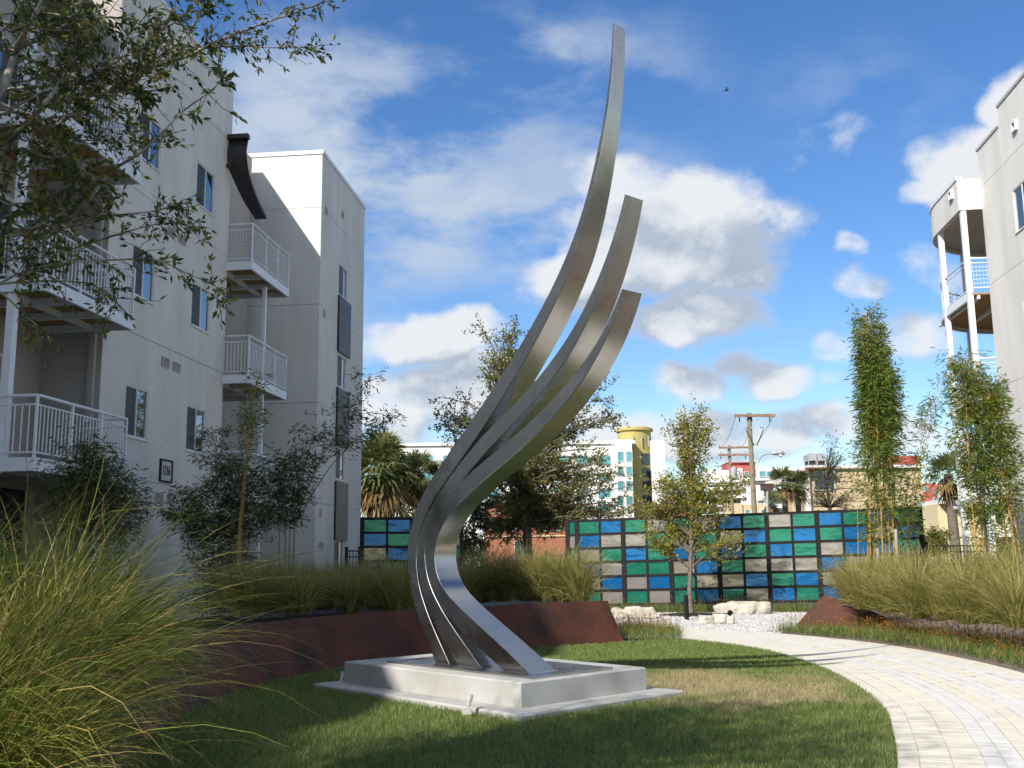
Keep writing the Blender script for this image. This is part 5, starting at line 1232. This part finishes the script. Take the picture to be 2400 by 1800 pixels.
for (x0, x1) in ((1779,1795),(1796,1820)): far_window(x0, x1, 1104, 1118, Y_+16, t, M_CYAN, 2)
for x0 in (1847, 1862, 1880): far_window(x0, x0+8, 1102, 1109, Y_+16, t, M_CYAN, 1)
B('lower_wing', 1800.5, 1880, 1150, 1400, Y_+2, 3, M_BWHITE, t)
for x0 in (1804, 1822, 1840): far_window(x0, x0+12, 1190, 1205, Y_+2, t, M_DKGLASS, 1)
under(t)
# tan building
t = thing('tan_building', 'tan stucco building with brown awning roof and rooftop units right of the palms', 'building', gp(2010, 62)); Y_ = 62
B('wall', 1893, 2170, 1098, 1400, Y_, 3, M_BTAN, t); B('parapet', 1890, 2172, 1091, 1098, Y_, .7, M_BWHITE, t, .25); B('pilaster', 1893, 1905, 1100, 1400, Y_-.3, .28, M_BWHITE, t)
B('low_wall', 1862, 1893, 1140, 1400, Y_+2, 1.5, M_BTAN, t)
mb = MB(); a, b = AT(1868,1112,Y_), AT(1893,1096,Y_); mb.add([a-(0,.6,0), b-(0,.6,0), b+(0,2,0), a+(0,2,0), a-(0,.6,.25), b-(0,.6,.25), b+(0,2,-.25), a+(0,2,-.25)], [(0,1,2,3),(4,7,6,5),(0,4,5,1),(3,2,6,7),(0,3,7,4),(1,5,6,2)]); mb.build('awning_roof', M_ROOFB, t)
B('awning_fascia', 1893, 1955, 1094.5, 1098, Y_-.9, .6, M_ROOFB, t)
MB().tube([AT(1880,1118,Y_-.3), AT(1893,1145,Y_-.3)], .12, 6).build('awning_brace', M_BWHITE, t)
far_window(1906, 1956, 1103, 1150, Y_, t, M_DKGLASS, 2)
far_window(2080, 2100, 1130, 1160, Y_, t, M_DKGLASS, 1)
under(t)
for (x0, x1, lab) in ((1895,1914,'left of two grey rooftop cooling units on the tan building'),(1916,1935,'right of two grey rooftop cooling units on the tan building')):
    u = thing('rooftop_unit', lab, 'rooftop unit', AT(x0, 1091, Y_+4), 'rooftop units')
    B('casing', x0, x1, 1064, 1080, Y_+4, 1.2, M_GALV, u); B('grille', x0+1.5, x1-1.5, 1080.2, 1088, Y_+4.1, 1.0, M_DARKIN, u); B('frame', x0, x0+1.5, 1080.2, 1094, Y_+4, .1, M_GALV, u); B('frame', x1-1.5, x1, 1080.2, 1094, Y_+4, .1, M_GALV, u); B('base', x0, x1, 1088.3, 1094, Y_+4.15, 1, M_GALV, u)
    B('fan_guard', x0+4, x1-4, 1061.5, 1063.8, Y_+4.2, .8, M_GALV, u); under(u)
# red and white block at right, yellow house behind the fence
t = thing('red_building', 'red and white building between the bamboo and the balcony columns', 'building', gp(2190, 95)); Y_ = 95
B('wall', 2150, 2206, 1133, 1400, Y_, 3, M_BRED, t); B('upper_block', 2100, 2155, 1068, 1100, Y_+6, 3, M_BRED, t); B('white_base', 2140, 2212, 1199, 1400, Y_-1, .9, M_BWHITE, t)
for (x0, x1, ya, yb2) in ((2165,2175,1140,1152),(2188,2203,1145,1158),(2186,2203,1165,1176),(2186,2203,1182,1194),(2160,2178,1182,1194)): far_window(x0, x1, ya, yb2, Y_, t, M_CYAN, 1)
under(t)
t = thing('yellow_house', 'pale yellow building behind the black picket fence at the right', 'building', gp(2290, 50)); Y_ = 50
B('wall', 2205, 2420, 1180, 1400, Y_, 2, mat('render_pale_yellow', (.62,.54,.33), .85, var=.05, scale=.4), t); B('eave', 2198, 2430, 1170, 1180, Y_, 2.5, M_BWHITE, t, .6)
for (x0, x1) in ((2222,2240),(2330,2350),(2372,2392)): far_window(x0, x1, 1198, 1228, Y_, t, M_DKGLASS, 1)
B('balcony', 2318, 2400, 1250, 1258, Y_-1.2, 1.1, M_BWHITE, t)
for k in range(14): B('baluster', 2320+k*6, 2321.2+k*6, 1232, 1250, Y_-1.2, .05, M_BWHITE, t)
B('balcony_rail', 2318, 2400, 1230, 1232, Y_-1.25, .1, M_BWHITE, t)
under(t)
yb = 42
make_tree('street_shrub', 'low green shrub just behind the black picket fence', gp(2200, yb), P_(2200,1290), P_(2200,1250), .06, [(P_(2200,1270), (1.0,.8,.5), 14)], 260, 2600, .10, .6, M_OLIVE, M_TWIG, 71, .3, 'shrub')

# ------------------------------------------------------------------ utility poles, lamp, wires, sign, bird
def pole(label, px, ytop, Y_, arms, seed):
    b = gp(px+5, Y_); tp = AT(px, ytop, Y_); tp[0] = b[0]-.05; t = thing('utility_pole', label, 'utility pole', tuple(b))
    MB().tube([b, (b+tp)/2, tp], [.17,.15,.12], 12).build('shaft', M_POLE, t)
    for (yy, x0, x1, ins) in arms:
        a, c = AT(x0, yy, Y_-.2), AT(x1, yy, Y_-.2); z = (a[2]+c[2])/2
        arm = MB().box(a[0], c[0], Y_-.28, Y_-.16, z-.08, z+.08).build('crossarm', M_ARM, t)
        MB().tube([(a[0]*.35+tp[0]*.65, Y_-.3, z-.08), (tp[0], Y_-.2, z-.75)], .02, 5).tube([(c[0]*.35+tp[0]*.65, Y_-.3, z-.08), (tp[0], Y_-.2, z-.75)], .02, 5).build('brace', M_GALV, arm)
        for fx, dn in ins:
            x = a[0]+(c[0]-a[0])*fx; s = -1 if dn else 1
            MB().lathe((x, Y_-.22, z+s*.08 if s > 0 else z-.36), [(.02,0),(.05,.04),(.02,.08),(.05,.13),(.02,.17),(.045,.22),(.015,.28)], 8).build('insulator', M_BLACK if dn else M_GALV, arm)
    return t
t = pole('tall wooden utility pole with one crossarm and a street lamp', 1769, 968, 58, [(974,1721,1817,[(.12,1),(.42,1),(.86,1)])], 1); Y_ = 58
s = AT(1778,1085,Y_-.1); e = AT(1812,1063,Y_-1); lp_ = [s, s+(e-s)*.4+(0,0,.42), e]
la = MB().tube(bez(np.array(s), np.array(s)+(0.1,0,.55), np.array(e), 8), .035, 6).build('lamp_arm', M_GALV, t)
hd = MB(); c = AT(1824,1063,Y_-1); hd.tube([c+(-.38,0,0), c+(-.2,0,.03), c+(.15,0,.05), c+(.36,0,-.02)], [.07,.12,.16,.05], 10); hd.build('lamp_head', M_GALV, la)
MB().lathe((c[0]+.12, c[1], c[2]-.2), [(.03,0),(.11,.05),(.13,.14)], 12).build('lamp_lens', M_BWHITE, la)
g = MB()
for sgn in (-1, 1):
    p0 = AT(1769+sgn*20, 1008, Y_-.2); p1 = AT(1771+sgn*3, 1045, Y_-.2); g.tube([p0, p1], .03, 5); g.tube([p0, p0+(sgn*.05,0,.1), p0+(-sgn*.15,0,.16)], .02, 4)
g.build('cable_stay', M_BLACK, t)
under(t)
t2 = pole('shorter wooden utility pole with two crossarms and a transformer', 1717, 1044, 86, [(1049,1684,1757,[(.02,0),(.66,0),(.98,0)]),(1066,1684,1757,[(.07,1),(.07,0),(.86,0),(.86,1)])], 2)
c = AT(1720, 1110, 85.5); MB().lathe((c[0], c[1], c[2]-.55), [(.26,0),(.28,.05),(.28,1.0),(.22,1.08),(.05,1.1)], 14).build('transformer', M_GALV, t2); under(t2)
def wire(lab, a, b, sag, r=.014):
    P = np.array([a*(1-t)+b*t-np.array([0, 0, sag*4*t*(1-t)]) for t in np.linspace(0, 1, 14)])
    o = MB().tube(P, r, 4, False).build('power_line', M_BLACK); tag(o, lab, 'power line', 'power lines')
wire('power line from the left end of the upper crossarm to the farther pole', AT(1724,976,57.8), AT(1686,1047,85.8), .5)
wire('power line from the pole middle down to the farther pole', AT(1762,985,57.8), AT(1732,1047,85.8), .5)
wire('power line from the right end of the upper crossarm down behind the pole', AT(1812,976,57.8), AT(1755,1047,85.8), .4)
p = gp(1798, 54); t = thing('street_sign', 'dark rectangular sign box on a grey post left of the fan palms', 'sign', tuple(p))
MB().tube([p, AT(1798,1136,54)], .06, 8).build('post', M_GALV, t); B('sign_box', 1785, 1811, 1135, 1149, 53.9, .3, mat('sign_dark', (.07,.04,.035), .6), t); B('sign_cap', 1784, 1812, 1133, 1134.8, 53.85, .4, M_ROOFB, t); under(t)
c = AT(1703, 212, 45); t = thing('bird', 'small dark bird flying in the blue sky', 'bird', tuple(c))
MB().tube([c+(-.10,0,-.02), c+(-.05,0,0), c+(.04,0,.015), c+(.09,0,.02), c+(.115,0,.02)], [.008,.03,.035,.022,.006], 8).build('body', M_BLACK, t)
for sgn in (-1, 1):
    w = MB(); w.add([c+(.03,sgn*.02,.02), c+(-.03,sgn*.02,.02), c+(-.04,sgn*.13,.10), c+(.0,sgn*.14,.11), c+(-.07,sgn*.24,.06), c+(-.04,sgn*.20,.095)], [(0,1,2,3),(3,2,4,5)]); w.build('wing', M_BLACK, t)
w = MB(); w.add([c+(-.09,-.01,-.02), c+(-.17,-.035,-.03), c+(-.17,.035,-.03), c+(-.09,.01,-.02)], [(0,1,2,3)]); w.build('tail', M_BLACK, t); under(t)
for (px, py, pt, lab) in ((2105,1375,1240,'grey wooden stake among the bamboo canes before the screen'),(2062,1375,1285,'short grey wooden stake left of the taller one in the bamboo')):
    b = AT(px, py, 24.3); o = MB().tube([b-(0,0,.4), AT(px-6, pt, 24.3)], .035, 8).build('plant_stake', mat('stake_wood', (.36,.34,.30), .9)); tag(o, lab, 'stake', 'bamboo stakes')
